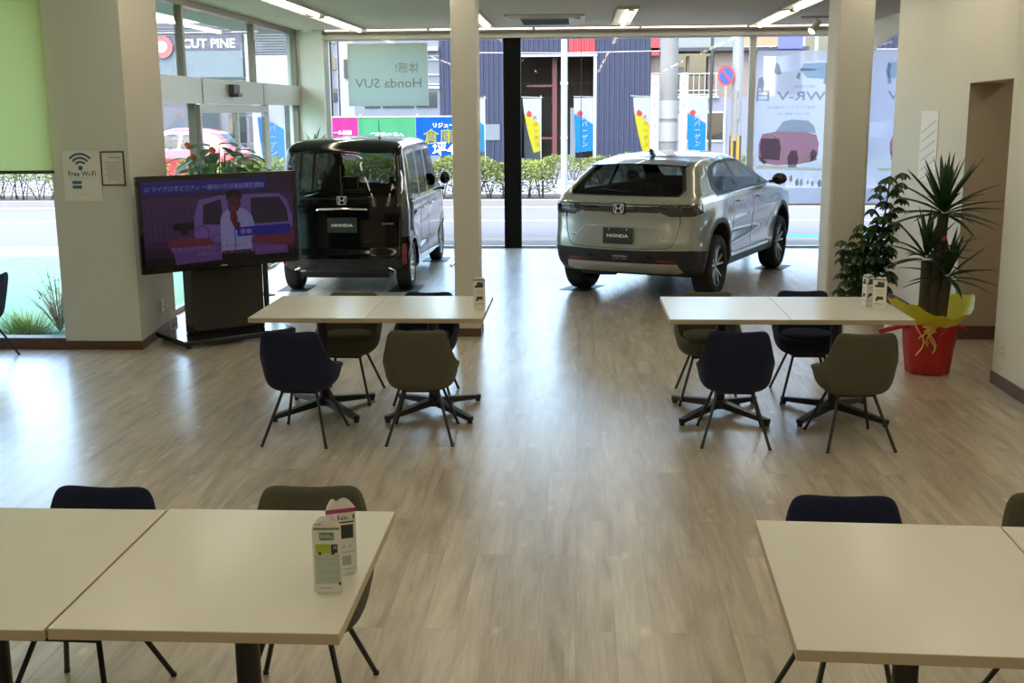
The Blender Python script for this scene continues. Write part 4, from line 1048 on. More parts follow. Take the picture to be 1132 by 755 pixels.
def f_nb(x, y, z):
    ax_ = np.sqrt(x*x+1e-6); Wd = W_n(z)*P_n(y)
    dd = sstep(.75, .95, y)*sstep(2.75, 2.5, y)
    Wd = Wd - .016*dd*np.exp(-((z-.42)/.07)**2) + .007*np.exp(-((z-.90)/.035)**2)*sstep(.4, .7, y) - .006*dd*np.exp(-((z-.78)/.05)**2)
    for wy in (NY1, NY2):
        rr = np.sqrt((y-wy)**2+(z-.285)**2); Wd = Wd + .012*np.exp(-((rr-.36)/.05)**2)
    s = slope(W_n, z); fs = (ax_-Wd)/np.sqrt(1+s*s)
    yr = yr_n(z)+.06*(ax_/.73)**3.; s = slope(yr_n, z); fr = (yr-y)/np.sqrt(1+s*s)
    yf = yf_n(z)-.18*(ax_/.73)**3.; s = slope(yf_n, z); ff = (y-yf)/np.sqrt(1+s*s)
    ft = z-(zt_n(y)-.035*(ax_/.65)**2.4)
    f = smax(fs, fr, .085); f = smax(f, ff, .10); f = smax(f, ft, .09); f = smax(f, .215-z, .05)
    f = f + .0
    for wy in (NY1, NY2):
        rr = np.sqrt((y-wy)**2+(z-.285)**2); cut = np.maximum(rr-.325, .50-ax_); f = smax(f, -cut, .012)
    return f
nb['fn'] = f_nb
rgn = [(-.56, 1.13), (-.60, 1.17), (-.585, 1.55), (-.55, 1.62), (.55, 1.62), (.585, 1.55), (.60, 1.17), (.56, 1.13)]
nb['regions'] = [
 ('windshield', 'end', [(-.60, 1.12), (-.56, 1.62), (0, 1.66), (.56, 1.62), (.60, 1.12), (0, 1.10)], lambda C, n: (n[:, 1] > .05) & (C[:, 1] > 2.0)),
 ('window_trim', 'side', [(.22, 1.10), (.30, 1.60), (.34, 1.64), (2.30, 1.655), (2.45, 1.56), (2.90, 1.12), (2.85, 1.04), (.9, 1.04)], side),
 ('side_window', 'side', [(.40, 1.13), (.44, 1.59), (.93, 1.61), (.93, 1.09)], side), ('side_window', 'side', [(1.01, 1.09), (1.01, 1.61), (1.56, 1.61), (1.56, 1.08)], side),
 ('side_window', 'side', [(1.66, 1.08), (1.66, 1.61), (2.24, 1.61), (2.40, 1.50), (2.46, 1.42), (2.46, 1.08)], side),
 ('rear_window', 'end', rgn, lambda C, n: (n[:, 1] < -.3) & (C[:, 1] < .5)),
 ('tail_light', 'end', [(.655, .66), (.80, .66), (.80, 1.48), (.70, 1.50), (.655, 1.40)], lambda C, n: (C[:, 1] < .17)),
 ('tail_light', 'end', [(-.655, .66), (-.80, .66), (-.80, 1.48), (-.70, 1.50), (-.655, 1.40)], lambda C, n: (C[:, 1] < .17)),
 ('reflector', 'end', [(.66, .33), (.70, .33), (.70, .58), (.66, .58)], lambda C, n: (n[:, 1] < -.2) & (C[:, 1] < .3)),
 ('reflector', 'end', [(-.66, .33), (-.70, .33), (-.70, .58), (-.66, .58)], lambda C, n: (n[:, 1] < -.2) & (C[:, 1] < .3)),
 ('rear_bumper_trim', 'end', [(-.8, .05), (-.8, .24), (-.55, .245), (-.50, .275), (.50, .275), (.55, .245), (.8, .24), (.8, .05)], lambda C, n: C[:, 1] < .3),
]
NX, NY, NA, NS = -2.605, 12.66, R(-.5), (1.0, 1.05, .955)
t = empty('kei_van', (NX, NY, .004), NA); tag(t, 'glossy black boxy van parked on the left behind the television', 'car')
V, Q, lab, names = car_from(nb)
matof = dict(body='blackpaint', windshield='tint2', window_trim='roofblack', side_window='tint', rear_window='tint', tail_light='nlens', reflector='red_lens', rear_bumper_trim='darktrim')
M['nlens'] = pbr('clear_tail_lens', (.10, .10, .10), .12, metal=.3, coat=1., var=.4, scale=30)
for i, nm in enumerate(names):
    if (lab == i).any(): mesh_part(V, Q, lab == i, nm, matof[nm], t, NS)
def NZ(p): return (p[0]*NS[0], p[1]*NS[1], p[2]*NS[2])
for sx in (-1, 1):
    for wy in (NY1, NY2): wheel(t, (sx*.640, wy*NS[1], NR*.975), NR*.975, .165, sx, 7, 'nb')
b = MB(); b.bb(-.48, .48, .15, 3.2, .16, .22); b.bb(-.56, .56, NY1-.02, NY1+.06, .22, .30); b.bb(-.56, .56, 3.0, 3.1, .22, .30); b.build('underbody', 'darktrim', t)
yy = surf_y(0, 1.075, f_nb); hmark(t, NZ((0, yy-.014, 1.085)), (1, 0, 0), (0, 0, 1), .115)
rear_line([(-.28, .970), (-.27, .985), (0, .992), (.27, .985), (.28, .970)], .011, 'garnish', 'chrome', f_nb, NS, .012, t)
yy = surf_y(0, .80, f_nb); plate(t, NZ((0, yy-.012, .80)), (1, 0, 0), (0, 0, 1), .33, .165)
b = MB(); add_text(b, 'CUSTOM', NZ((.50, surf_y(.5, .815, f_nb)-.005, .815)), (1, .05, 0), (0, 0, 1), w=.125, h=.022, bold=.03); b.build('badge', 'chrome', t, smooth=0, fix=False)
rear_line([(x/10, 1.105) for x in range(-6, 7)], .004, 'tailgate_crease', 'chrome' if False else 'gloss_black', f_nb, NS, .002, t)
rear_line([(-.63, 1.60), (-.635, 1.2), (-.635, .8), (-.62, .46), (-.56, .40), (0, .395), (.56, .40), (.62, .46), (.635, .8), (.635, 1.2), (.63, 1.60)], .004, 'tailgate_seam', 'darkgrey', f_nb, NS, 0, t)
rear_line([(.645, 1.42), (.66, 1.35), (.665, 1.2), (.655, 1.16)], .008, 'lamp_trim', 'chrome', f_nb, NS, .004, t)
rear_line([(-.50, .255), (-.42, .265), (.42, .265), (.50, .255)], .008, 'bumper_lip', 'gloss_black', f_nb, NS, .004, t)
for s in (-1, 1):
    rear_line([(s*.66, .275), (s*.56, .272), (s*.50, .30)], .006, 'bumper_trim', 'chrome', f_nb, NS, .004, t)
    b = MB(); b.sphere((s*.815, 2.62*1.05, 1.135), (.075, .05, .085), 16, 10); b.box((s*.755, 2.66*1.05, 1.04*.955), (.10, .05, .03)); b.build('side_mirror', 'gloss_black', t, smooth=60)
    b = MB(); b.tube([(s*(surf_x(y, .205, f_nb)+.004), y*1.05, .205*.955) for y in (.85, 1.2, 1.8, 2.3, 2.55)], .022, 8); b.build('side_sill', 'chrome', t)
    for y in (1.14, 2.38 if False else 1.80):
        xx = surf_x(y, .92, f_nb); b = MB(); b.tube([(s*(xx-.01), (y-.09)*1.05, .92*.955), (s*(xx+.02), (y-.075)*1.05, .92*.955), (s*(xx+.02), (y+.075)*1.05, .92*.955), (s*(xx-.01), (y+.09)*1.05, .92*.955)], .012, 8); b.build('door_handle', 'chrome', t)
    for y in (.97, 1.61):
        b = MB(); b.tube([(s*(surf_x(y, z/100, f_nb)-.0005), y*1.05, z/100*.955) for z in range(24, 164, 5)], .0035, 5); b.build('door_seam', 'darkgrey', t)
    b = MB(); b.tube([(s*(surf_x(y, z, f_nb)+.002), y*1.05, z*.955) for y, z in [(.35, 1.05), (.9, 1.04), (1.6, 1.03), (2.3, 1.03), (2.8, 1.03)]], .008, 6); b.build('window_moulding', 'chrome', t)
b = MB(); b.tube([NZ((.33, .62, 1.755)), NZ((.33, .60, 1.99))], [.006, .004], 6); b.lathe([(0, 0), (.028, 0), (.022, .03), (0, .035)], c=NZ((.33, .62, 1.755)), n=14); b.build('antenna', 'black', t)
b = MB(); y0 = surf_y(0, 1.16, f_nb); b.tube([NZ((-.02, y0-.02, 1.14)), NZ((.0, y0-.015, 1.17)), NZ((-.02, surf_y(0, 1.48, f_nb)-.012, 1.48))], .006, 6); b.build('rear_wiper', 'black', t)
seat_pair(t, 1.05, (-.33, .33), .45, .98); seat_pair(t, 2.0, (-.33, .33), .45, 1.0)
b = MB(); b.bb(-.62, .62, 2.65, 3.0, .60, .98); b.build('dashboard', 'interior', t, bevel=.03)
# rubber mats under the tyres
k = 0
for (cx, cy, ca, pts_) in ((HX, HY, HA, [(sx*.765, wy) for sx in (-1, 1) for wy in (WY1, WY2)]), (NX, NY, NA, [(sx*.64, wy*1.05) for sx in (-1, 1) for wy in (NY1, NY2)])):
    for (px, py) in pts_:
        X_ = cx+px*math.cos(ca)-py*math.sin(ca); Y_ = cy+px*math.sin(ca)+py*math.cos(ca)
        b = MB(); b.bb(-.17, .17, -.26, .26, 0, .004)
        car = 'white crossover' if k < 4 else 'black van'; pos = ['left rear', 'left front', 'right rear', 'right front'][k % 4]
        tag(b.build('tyre_mat', 'darkgrey', loc=(X_, Y_, 0), rz=ca, smooth=0), 'thin dark square mat under the %s tyre of the %s' % (pos, car), 'floor mat', 'mats under the car tyres'); k += 1
# ------------------------------------------------------------------ plants
M['yucca'] = leafmat('yucca_leaf', (.012, .035, .014), (.035, .085, .028), .35, 3.)
M['schef'] = leafmat('umbrella_plant_leaf', (.012, .035, .010), (.05, .11, .03), .3, 6.)
M['anth'] = leafmat('broad_leaf', (.03, .09, .015), (.10, .22, .04), .35, 5.)
M['bark'] = pbr('trunk_bark', (.060, .050, .028), .85, var=.4, scale=30, bump=.6, bscale=60)
M['stem'] = pbr('green_stem', (.06, .09, .03), .6)
M['soil'] = pbr('potting_soil', (.03, .022, .016), .95, bump=.5, bscale=80)
def blade(mb, p, d, L, w, droop, seg=6, fold=.25, twist=0.):
    p = Vector(p); d = Vector(d).normalized(); side_ = d.cross(Vector((0, 0, 1)))
    if side_.length < .05: side_ = Vector((math.cos(twist), math.sin(twist), 0))
    side_.normalize(); base = len(mb.v); pts = []
    for i in range(seg+1):
        u = i/seg; ww = w*(.55+.9*u)*(1-u)**.8 if u > .0 else w*.5
        ww = w*min(1, .5+1.8*u)*max(0, (1-u**2.2))
        nrm = side_.cross(d).normalized()
        pts.append((p - side_*ww/2 + nrm*ww*fold, p.copy(), p + side_*ww/2 + nrm*ww*fold))
        d = (d + Vector((0, 0, -droop/seg))).normalized(); p = p + d*(L/seg)
    vs = [v for t_ in pts for v in t_]; fs = []
    for i in range(seg):
        a = 3*i; fs += [(a, a+1, a+4, a+3), (a+1, a+2, a+5, a+4)]
    mb.add(vs, fs)
def leaf(mb, p, d, L, w, up=(0, 0, 1), curl=.25, seg=4):
    """pointed oval leaf"""
    p = Vector(p); d = Vector(d).normalized(); s_ = d.cross(Vector(up))
    if s_.length < .05: s_ = Vector((1, 0, 0))
    s_.normalize(); vs = []; fs = []
    for i in range(seg+1):
        u = i/seg; ww = w*math.sin(PI*min(1, u*.93+.04))**.8
        n_ = s_.cross(d).normalized(); vs += [p-s_*ww/2-n_*ww*.12*-1, p.copy(), p+s_*ww/2+n_*ww*.12]
        d = (d+Vector((0, 0, -curl/seg))).normalized(); p = p+d*(L/seg)
    for i in range(seg):
        a = 3*i; fs += [(a, a+1, a+4, a+3), (a+1, a+2, a+5, a+4)]
    mb.add(vs, fs)
# yucca
YP = (2.70, 8.86, 0)
t = empty('yucca_plant', YP); tag(t, 'tall two-crowned yucca in a red-wrapped pot by the right doorway', 'potted plant')
r_ = random.Random(3)
b = MB(); n = 40; prof = [(.150, .0), (.160, .01), (.175, .12), (.192, .26), (.205, .36), (.200, .40)]
vs = []
for (r0, z) in prof:
    for k in range(n):
        a = 2*PI*k/n; rr = r0*(1+.035*math.sin(a*9+z*7)+.02*math.sin(a*17+z*20)); vs.append((rr*math.cos(a), rr*math.sin(a), z))
fs = [(i*n+k, i*n+(k+1) % n, (i+1)*n+(k+1) % n, (i+1)*n+k) for i in range(len(prof)-1) for k in range(n)]+[tuple(range(n))[::-1]]
b.add(vs, fs); b.build('wrapped_pot', pbr('red_foil', (.42, .012, .012), .28, var=.25, scale=12, bump=.4, bscale=25), t, smooth=60)
b = MB()
for (a0, r1, z1, wd) in ((PI*1.02, .40, .33, .5), (PI*.86, .33, .37, .4), (-.35, .28, .36, .4), (PI*1.5, .25, .34, .6)):
    p0 = [(.19*math.cos(a0+q), .19*math.sin(a0+q), .38) for q in (-wd, 0, wd)]; p1 = (r1*math.cos(a0), r1*math.sin(a0), z1)
    b.add(p0+[p1, (p1[0]*.95, p1[1]*.95, z1-.03)], [(0, 1, 3), (1, 2, 3), (0, 3, 4), (2, 4, 3)])
b.build('foil_corner', M['red_foil'] if 'red_foil' in M else bpy.data.materials['red_foil'], t, smooth=0, fix=False)
b = MB(); vs = []; n = 32; m = 5
for i in range(m):
    u = i/(m-1)
    for k in range(n):
        a = 2*PI*k/n; sp_ = 1+.22*max(0, math.cos(a*2-.6))**2+.06*math.sin(a*7); rr = .175+(.13*sp_)*u; vs.append((rr*math.cos(a), rr*math.sin(a), .36+.17*u*(1+.35*math.cos(a*2-.6))+.012*math.sin(a*11)*u))
b.add(vs, [(i*n+k, i*n+(k+1) % n, (i+1)*n+(k+1) % n, (i+1)*n+k) for i in range(m-1) for k in range(n)])
ye = pbr('yellow_wrapping', (.62, .58, .02), .45); b.build('yellow_wrapping', ye, t, smooth=60, fix=False)
b = MB()
for k in range(6):
    a = -PI/2-.35+r_.uniform(-.4, .4); pr_ = []
    for i in range(8):
        u = i/7; pr_.append((.205*math.cos(a)+(.03*math.sin(u*5+k)), .205*math.sin(a)-.02-.03*math.sin(u*3), .40-.26*u*(.4+.1*k)))
    b.tube(pr_, .006, 5)
for k in range(5):
    a = 2*PI*k/5; cx, cy, cz = -.07, -.215, .39
    b.tube([(cx, cy, cz), (cx+.05*math.cos(a), cy-.02, cz+.05*math.sin(a)), (cx+.06*math.cos(a+.5), cy-.03, cz+.05*math.sin(a+.5)), (cx, cy, cz)], .007, 5)
b.build('ribbon', pbr('gold_ribbon', (.60, .42, .10), .4), t)
b = MB(); b.lathe([(0, .35), (.18, .35)], n=24); b.build('soil', 'soil', t)
tr = MB()
tr.tube([(.02, .0, .33), (.01, 0, .6), (.03, 0, .9), (.045, 0, 1.22)], [.055, .05, .046, .04], 12)
tr.build('trunk', 'bark', t)
tr = MB(); tr.tube([(-.05, .02, .33), (-.045, .02, .6), (-.055, .01, .86)], [.05, .046, .04], 12); tr.build('trunk', 'bark', t)
tr = MB(); tr.tube([(.06, -.03, .33), (.075, -.04, .58), (.09, -.05, .74)], [.042, .04, .035], 12); tr.build('trunk', 'bark', t)
for (c, nleaf, L, lo_) in (((.045, 0, 1.20), 46, .47, -.12), ((-.06, .01, .86), 26, .40, -.1), ((.09, -.05, .72), 24, .40, -.15)):
    b = MB()
    for k in range(nleaf):
        a = k*2.39996+r_.uniform(-.2, .2); el = lo_+(1.45-lo_)*(k/nleaf)**1.0+r_.uniform(-.08, .08)
        d = (math.cos(a)*math.cos(el), math.sin(a)*math.cos(el), math.sin(el))
        blade(b, (c[0]+d[0]*.03, c[1]+d[1]*.03, c[2]+.08*k/nleaf), d, L*r_.uniform(.75, 1.05)*(1-.1*(el > 1.1)), .052, .42 if el < .7 else .06, twist=a)
    b.build('leaf_crown', 'yucca', t, smooth=60, fix=False)
b = MB(); b.lathe([(0, 0), (.022, 0), (.022, .004), (0, .004)], n=16, axis='Y', c=(.045, -.055, 1.04)); b.build('round_tag', pbr('red_tag', (.55, .06, .06), .4), t)
# umbrella plant (schefflera)
t = empty('umbrella_plant', (2.37, 9.56, 0)); tag(t, 'leafy green umbrella plant in a white pot in front of the right column', 'potted plant')
b = MB(); b.lathe([(0, 0), (.135, 0), (.165, .27), (.175, .27), (.175, .30), (.155, .30), (.15, .27), (0, .26)], n=32); b.build('pot', 'plastic_w', t)
b = MB(); b.lathe([(0, .268), (.15, .268)], n=24); b.build('soil', 'soil', t)
stems = [((-.10, 0), (-.12, .02, .92)), ((.02, -.03), (.0, -.02, 1.05)), ((.07, .04), (.16, .03, 1.46)), ((-.03, .05), (-.05, .04, .86)), ((.05, -.05), (.10, -.06, 1.15))]
lb_ = MB()
for (x, y), top in stems:
    b = MB(); P_ = [(x, y, .26), (x*.9+top[0]*.1+.01, y, .55), (x*.4+top[0]*.6, y*.4+top[1]*.6, .26+(top[2]-.26)*.65), top]; b.tube(P_, [.013, .011, .009, .006], 7); b.build('stem', 'stem', t)
    nz = int((top[2]-.38)*40)
    for i in range(nz):
        z = .40+(top[2]-.40)*i/nz; u = (z-.26)/(top[2]-.26); a = i*2.4+r_.uniform(-.4, .4)
        px = x+(top[0]-x)*u; py = y+(top[1]-y)*u
        rr = r_.uniform(.06, .12); q = Vector((px+rr*math.cos(a), py+rr*math.sin(a), z+.05))
        for j in range(7):
            aj = 2*PI*j/7; d = Vector((math.cos(aj), math.sin(aj), -.45+r_.uniform(-.2, .1))); leaf(lb_, q, d, r_.uniform(.075, .115), .044, seg=3, curl=.5)
lb_.build('foliage', 'schef', t, smooth=60, fix=False)
# flowering plant in a woven basket behind the television
t = empty('flowering_plant', (-3.50, 11.15, 0)); tag(t, 'broad-leaved plant with pink blooms in a woven basket behind the television', 'potted plant')
b = MB(); n = 36; vs = []; rows = 22
for i in range(rows+1):
    z = .42*i/rows
    for k in range(n):
        a = 2*PI*k/n; rr = .155+.03*math.sin(PI*i/rows)+.008*(1 if (i+k) % 2 else -1); vs.append((rr*math.cos(a), rr*math.sin(a), z))
b.add(vs, [(i*n+k, i*n+(k+1) % n, (i+1)*n+(k+1) % n, (i+1)*n+k) for i in range(rows) for k in range(n)]+[tuple(range(n))[::-1]])
b.build('basket', pbr('woven_rattan', (.20, .115, .06), .75, var=.4, scale=30), t, smooth=0)
b = MB(); b.lathe([(0, .38), (.16, .38)], n=24); b.build('soil', 'soil', t)
sb = MB(); lb_ = MB(); fb = MB(); r_ = random.Random(11)
for k in range(150):
    a = k*2.4; rr = r_.uniform(.04, .36)*(.6+.4*(k/64)); z = r_.uniform(.95, 1.72)-rr*.4; p = (rr*math.cos(a)*1.05, rr*math.sin(a), z)
    sb.tube([(.05*math.cos(a), .05*math.sin(a), .36), (p[0]*.4, p[1]*.4, z*.7), p], .005, 4)
    d = (math.cos(a), math.sin(a), r_.uniform(-.3, .35)); leaf(lb_, p, d, r_.uniform(.17, .26), r_.uniform(.10, .15), curl=.7, seg=5)
for k in range(26):
    a = k*2.4; leaf(lb_, (.10*math.cos(a), .10*math.sin(a), .44+.006*k), (math.cos(a), math.sin(a), .5), .18, .08, curl=.6)
sb.build('stems', 'stem', t); lb_.build('foliage', 'anth', t, smooth=60, fix=False)
for (x, y, z) in ((-.20, -.22, 1.66), (-.14, -.26, 1.55), (.06, -.30, 1.62)):
    fb = MB(); leaf(fb, (x, y, z), (.1, -.5, .9), .085, .07, up=(0, 1, 0)); fb.tube([(x, y-.012, z), (x, y-.02, z+.05)], .006, 6); fb.build('bloom', pbr('pink_bloom', (.75, .22, .16), .4) if 'bloom' not in M else 'bloom', t, fix=False)
# plant in the far left corner behind the van
t = empty('corner_plant', (-3.72, 16.35, 0)); tag(t, 'arching light green plant in the far left corner behind the black van', 'potted plant')
b = MB(); b.lathe([(0, 0), (.13, 0), (.17, .34), (.16, .34), (.15, .31), (0, .31)], n=28); b.build('pot', 'plastic_w', t)
b = MB(); b.tube([(0, 0, .3), (.01, 0, .9), (0, .02, 1.42)], [.022, .02, .015], 8); b.build('trunk', 'bark', t)
b = MB()
for k in range(46):
    a = k*2.4; el = -.1+1.4*k/46; blade(b, (0, .02, 1.1+.35*k/46), (math.cos(a)*math.cos(el), math.sin(a)*math.cos(el), math.sin(el)+.2), r_.uniform(.28, .42), .05, .9)
b.build('foliage', 'anth', t, smooth=60, fix=False)

# ------------------------------------------------------------------ outside: ground
EXF = .36  # dims all outdoor colours to offset the strong sky light
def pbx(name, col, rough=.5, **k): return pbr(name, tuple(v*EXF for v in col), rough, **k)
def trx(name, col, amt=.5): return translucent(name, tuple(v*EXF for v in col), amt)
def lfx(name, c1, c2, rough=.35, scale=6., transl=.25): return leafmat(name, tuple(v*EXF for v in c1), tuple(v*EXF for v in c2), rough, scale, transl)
M['white_out'] = pbx('dimmed_white_paint', (.70, .70, .70), .5)  # plain white, greyed only by the outdoor dimming

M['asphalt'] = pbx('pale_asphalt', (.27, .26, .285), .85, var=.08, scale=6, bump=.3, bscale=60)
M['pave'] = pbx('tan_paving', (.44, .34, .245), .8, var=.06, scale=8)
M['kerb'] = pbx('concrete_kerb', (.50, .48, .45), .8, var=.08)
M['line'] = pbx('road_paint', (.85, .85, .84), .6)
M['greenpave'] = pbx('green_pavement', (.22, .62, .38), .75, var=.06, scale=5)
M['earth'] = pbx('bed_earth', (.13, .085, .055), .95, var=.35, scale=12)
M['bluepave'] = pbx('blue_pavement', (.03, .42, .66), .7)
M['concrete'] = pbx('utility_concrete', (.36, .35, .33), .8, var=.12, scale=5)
slab('ground', [(-60, 60, WY+.06, 62, -.30, -.03), (-60, -4.1, 9.7, WY+.06, -.30, -.03)], 'kerb')
slab('pavement', [(-4.4, 14, WY+.06, 18.55, -.03, -.005)], 'pave')
slab('road', [(-60, 60, 18.55, 25.0, -.03, -.012), (-60, -4.4, 17.1, 18.55, -.03, -.012)], 'asphalt')
def marking(name, x0, x1, y0, y1, mat, lb, cat='road marking', z=-.008):
    b = MB(); b.bb(x0, x1, y0, y1, -.014, z); tag(b.build(name, mat, smooth=0), lb, cat)
marking('road_line', -50, 50, 21.45, 21.62, 'line', 'white centre line along the road')
marking('road_line', -50, 50, 24.55, 24.68, 'line', 'white line along the far edge of the road below the hedge')
marking('road_line', -50, -4.5, 17.1, 17.26, 'line', 'white line along the near road edge beyond the green forecourt')
marking('parking_strip', 3.15, 14, 18.12, 19.05, 'bluepave', 'bright blue painted strip on the road right of the silver car')
slab('forecourt', [(-40, -4.15, 9.75, 16.1, -.03, 0)], 'greenpave')
slab('forecourt_edge', [(-40, -4.15, 16.1, 17.06, -.03, -.002), (-8, -4.42, 9.70, 10.02, -.03, .02)], pbx('pink_stone', (.50, .30, .23), .8))
slab('kerb_far', [(-60, 60, 25.0, 25.22, -.03, .11), (-60, .0, 26.85, 27.0, -.03, .11)], 'kerb')
slab('hedge_bed', [(-60, .0, 25.22, 26.85, -.03, .08)], 'earth')
slab('far_pavement', [(-60, 60, 27.0, 33.6, -.03, .04), (.0, 60, 25.22, 27.0, -.03, .04)], pbx('pale_concrete', (.46, .45, .44), .85, var=.05))
slab('far_lot', [(-60, 60, 33.6, 45, -.03, .03)], 'asphalt')
# canopy outside the entrance
slab('canopy', [(-4.86, -4.16, 9.75, 17.35, 3.14, 3.30)], pbx('canopy_soffit', (.66, .72, .64), .7))  # soffit colour includes the green light bounced off the forecourt
slab('outer_wall', [(-4.2, -4.06, 16.95, 17.35, 0, 3.14), (-60, -8.1, 9.6, 9.75, 0, 3.3)], 'mint')
# hedges
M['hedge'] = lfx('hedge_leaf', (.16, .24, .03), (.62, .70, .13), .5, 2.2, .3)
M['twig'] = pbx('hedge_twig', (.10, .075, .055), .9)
def hedge(name, x0, x1, yc, h, lb, nl, seed, z0=.08, low=.45):
    rr = random.Random(seed); t = empty(name, ((x0+x1)/2, yc, z0)); tag(t, lb, 'hedge'); xm = (x0+x1)/2
    b = MB()
    for k in range(nl):
        x = rr.uniform(x0, x1)-xm; top = h*(.92+.07*math.sin(x*3.1+seed)+.05*math.sin(x*7.7)); z = top*(1-.52*rr.random()**1.5); y = rr.uniform(-.42, .42)*(1 if z < top*.9 else .8)
        a = rr.uniform(0, 2*PI); e = rr.uniform(-.2, 1.2); s_ = rr.uniform(.035, .07)
        d = Vector((math.cos(a)*math.cos(e), math.sin(a)*math.cos(e), math.sin(e))); q = d.cross(Vector((rr.uniform(-1, 1), rr.uniform(-1, 1), .3))).normalized()
        p = Vector((x, y, z)); b.add([p, p+d*s_*.6+q*s_*.4, p+d*s_*1.3, p+d*s_*.6-q*s_*.4], [(0, 1, 2, 3)])
    b.build('foliage', 'hedge', t, smooth=0, fix=False)
    b = MB()
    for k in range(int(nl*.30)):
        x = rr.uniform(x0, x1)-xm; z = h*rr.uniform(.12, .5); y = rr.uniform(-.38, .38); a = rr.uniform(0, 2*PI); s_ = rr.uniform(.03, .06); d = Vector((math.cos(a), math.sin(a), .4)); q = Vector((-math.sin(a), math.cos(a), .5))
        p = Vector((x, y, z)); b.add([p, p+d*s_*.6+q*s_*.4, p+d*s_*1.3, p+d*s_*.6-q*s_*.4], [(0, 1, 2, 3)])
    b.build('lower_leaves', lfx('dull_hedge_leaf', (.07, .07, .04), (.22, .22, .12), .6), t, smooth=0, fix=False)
    b = MB(); x = x0+.1
    while x < x1:
        for q in range(4):
            xx = x-xm+rr.uniform(-.06, .06); y = rr.uniform(-.15, .15); ex = rr.uniform(-.28, .28); ey = rr.uniform(-.3, .3)
            b.tube([(xx, y, 0), (xx+ex*.35, y+ey*.4, h*.3), (xx+ex, y+ey, h*.68)], [.014, .010, .005], 4, caps=False)
        x += rr.uniform(.22, .38)
    b.build('branches', 'twig', t, fix=False); return t
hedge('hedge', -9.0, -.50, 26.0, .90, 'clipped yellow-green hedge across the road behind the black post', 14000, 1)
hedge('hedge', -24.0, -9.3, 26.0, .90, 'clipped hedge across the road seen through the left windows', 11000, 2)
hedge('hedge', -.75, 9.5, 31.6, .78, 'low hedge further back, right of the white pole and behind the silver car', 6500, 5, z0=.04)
# shrub and grass outside the left window
r_ = random.Random(5)
t = empty('grass_clump', (-5.12, 10.30, 0)); tag(t, 'light green grass clump outside the left window', 'grass')
b = MB()
for k in range(420):
    a = r_.uniform(0, 2*PI); rr = r_.uniform(0, .14); el = r_.uniform(.6, 1.4); blade(b, (rr*math.cos(a)*1.6, rr*math.sin(a)*.7, 0), (math.cos(a)*math.cos(el), math.sin(a)*math.cos(el), math.sin(el)), r_.uniform(.12, .30), .008, .8, seg=4)
b.build('blades', lfx('grass_blade', (.55, .85, .15), (.95, 1.1, .35), .6), t, smooth=0, fix=False)
t = empty('shrub', (-4.86, 10.42, 0)); tag(t, 'wispy grey-green shrub with pinkish twigs beside the pillar outside the left window', 'shrub')
b = MB(); tw = MB()
for k in range(46):
    a = r_.uniform(0, 2*PI); h_ = r_.uniform(.25, .62); ex = r_.uniform(.05, .32); tw.tube([(0, 0, 0), (ex*.5*math.cos(a), ex*.5*math.sin(a), h_*.6), (ex*math.cos(a), ex*math.sin(a), h_)], [.006, .004, .002], 4, caps=False)
    for j in range(9):
        u = r_.uniform(.25, 1); p = (ex*u*math.cos(a), ex*u*math.sin(a), h_*u); leaf(b, p, (r_.uniform(-1, 1), r_.uniform(-1, 1), r_.uniform(0, 1)), .045, .016, seg=2)
tw.build('twigs', pbx('pink_twig', (.95, .75, .65), .8), t, fix=False); b.build('foliage', lfx('grey_leaf', (.45, .6, .30), (.95, 1.0, .75), .6), t, smooth=0, fix=False)

# ------------------------------------------------------------------ outside: poles, flags, banners
t = empty('street_pole', (-.30, 25.6, 0)); tag(t, 'slim white metal pole standing across the road between the black post and the silver car', 'pole')
b = MB(); b.tube([(0, 0, 0), (0, 0, 6.5)], [.075, .065], 16); b.build('pole', pbx('white_pole_paint', (.66, .68, .72), .5), t)
b = MB(); b.tube([(0, 0, 2.55), (0, 0, 2.60)], .083, 16); b.tube([(0, 0, 1.40), (0, 0, 1.43)], .080, 16); b.build('strap', 'pgrey', t)
t = empty('utility_pole', (2.02, 26.5, 0)); tag(t, 'thick grey concrete utility pole directly behind the silver car roof', 'utility pole')
b = MB(); b.tube([(0, 0, -.03), (0, 0, 8)], [.215, .17], 24); b.build('pole', 'concrete', t)
b = MB(); b.tube([(0, 0, 1.30), (0, 0, 1.72)], .222, 24); b.tube([(0, 0, 1.95), (0, 0, 2.0)], .22, 24); b.tube([(0, 0, 1.80), (0, 0, 2.2)], .218, 24); b.build('band_wrap', pbx('pale_pole_wrap', (.58, .57, .54), .6), t)
def narrow_banner(x, y, z0, z1, lb, txt):
    t = empty('banner', (x, y, z0)); tag(t, lb, 'banner')
    b = MB(); b.tube([(-.09, 0, -.95), (-.09, 0, z1-z0)], .012, 6); b.tube([(-.09, 0, z1-z0), (.09, 0, z1-z0)], .01, 6); b.build('frame', 'white_out', t)
    b = MB(); b.box((0, 0, (z1-z0)/2), (.15, .006, z1-z0-.06)); b.build('cloth', 'white_out', t, smooth=0)
    b = MB()
    for i, c in enumerate(txt): add_text(b, c, (0, -.006, (z1-z0)-.25-i*.22), (1, 0, 0), (0, 0, 1), h=.12)
    b.build('writing', 'ppink', t, smooth=0, fix=False)
narrow_banner(1.70, 26.1, 1.0, 2.78, 'narrow white vertical banner left of the concrete utility pole', 'カットパイン')
narrow_banner(2.33, 26.1, 1.0, 2.78, 'narrow white vertical banner right of the concrete utility pole', 'カットパイン')
t = empty('traffic_pole', (3.53, 26.5, 0)); tag(t, 'grey steel pole with a yellow and black striped foot, left of the poster', 'pole')
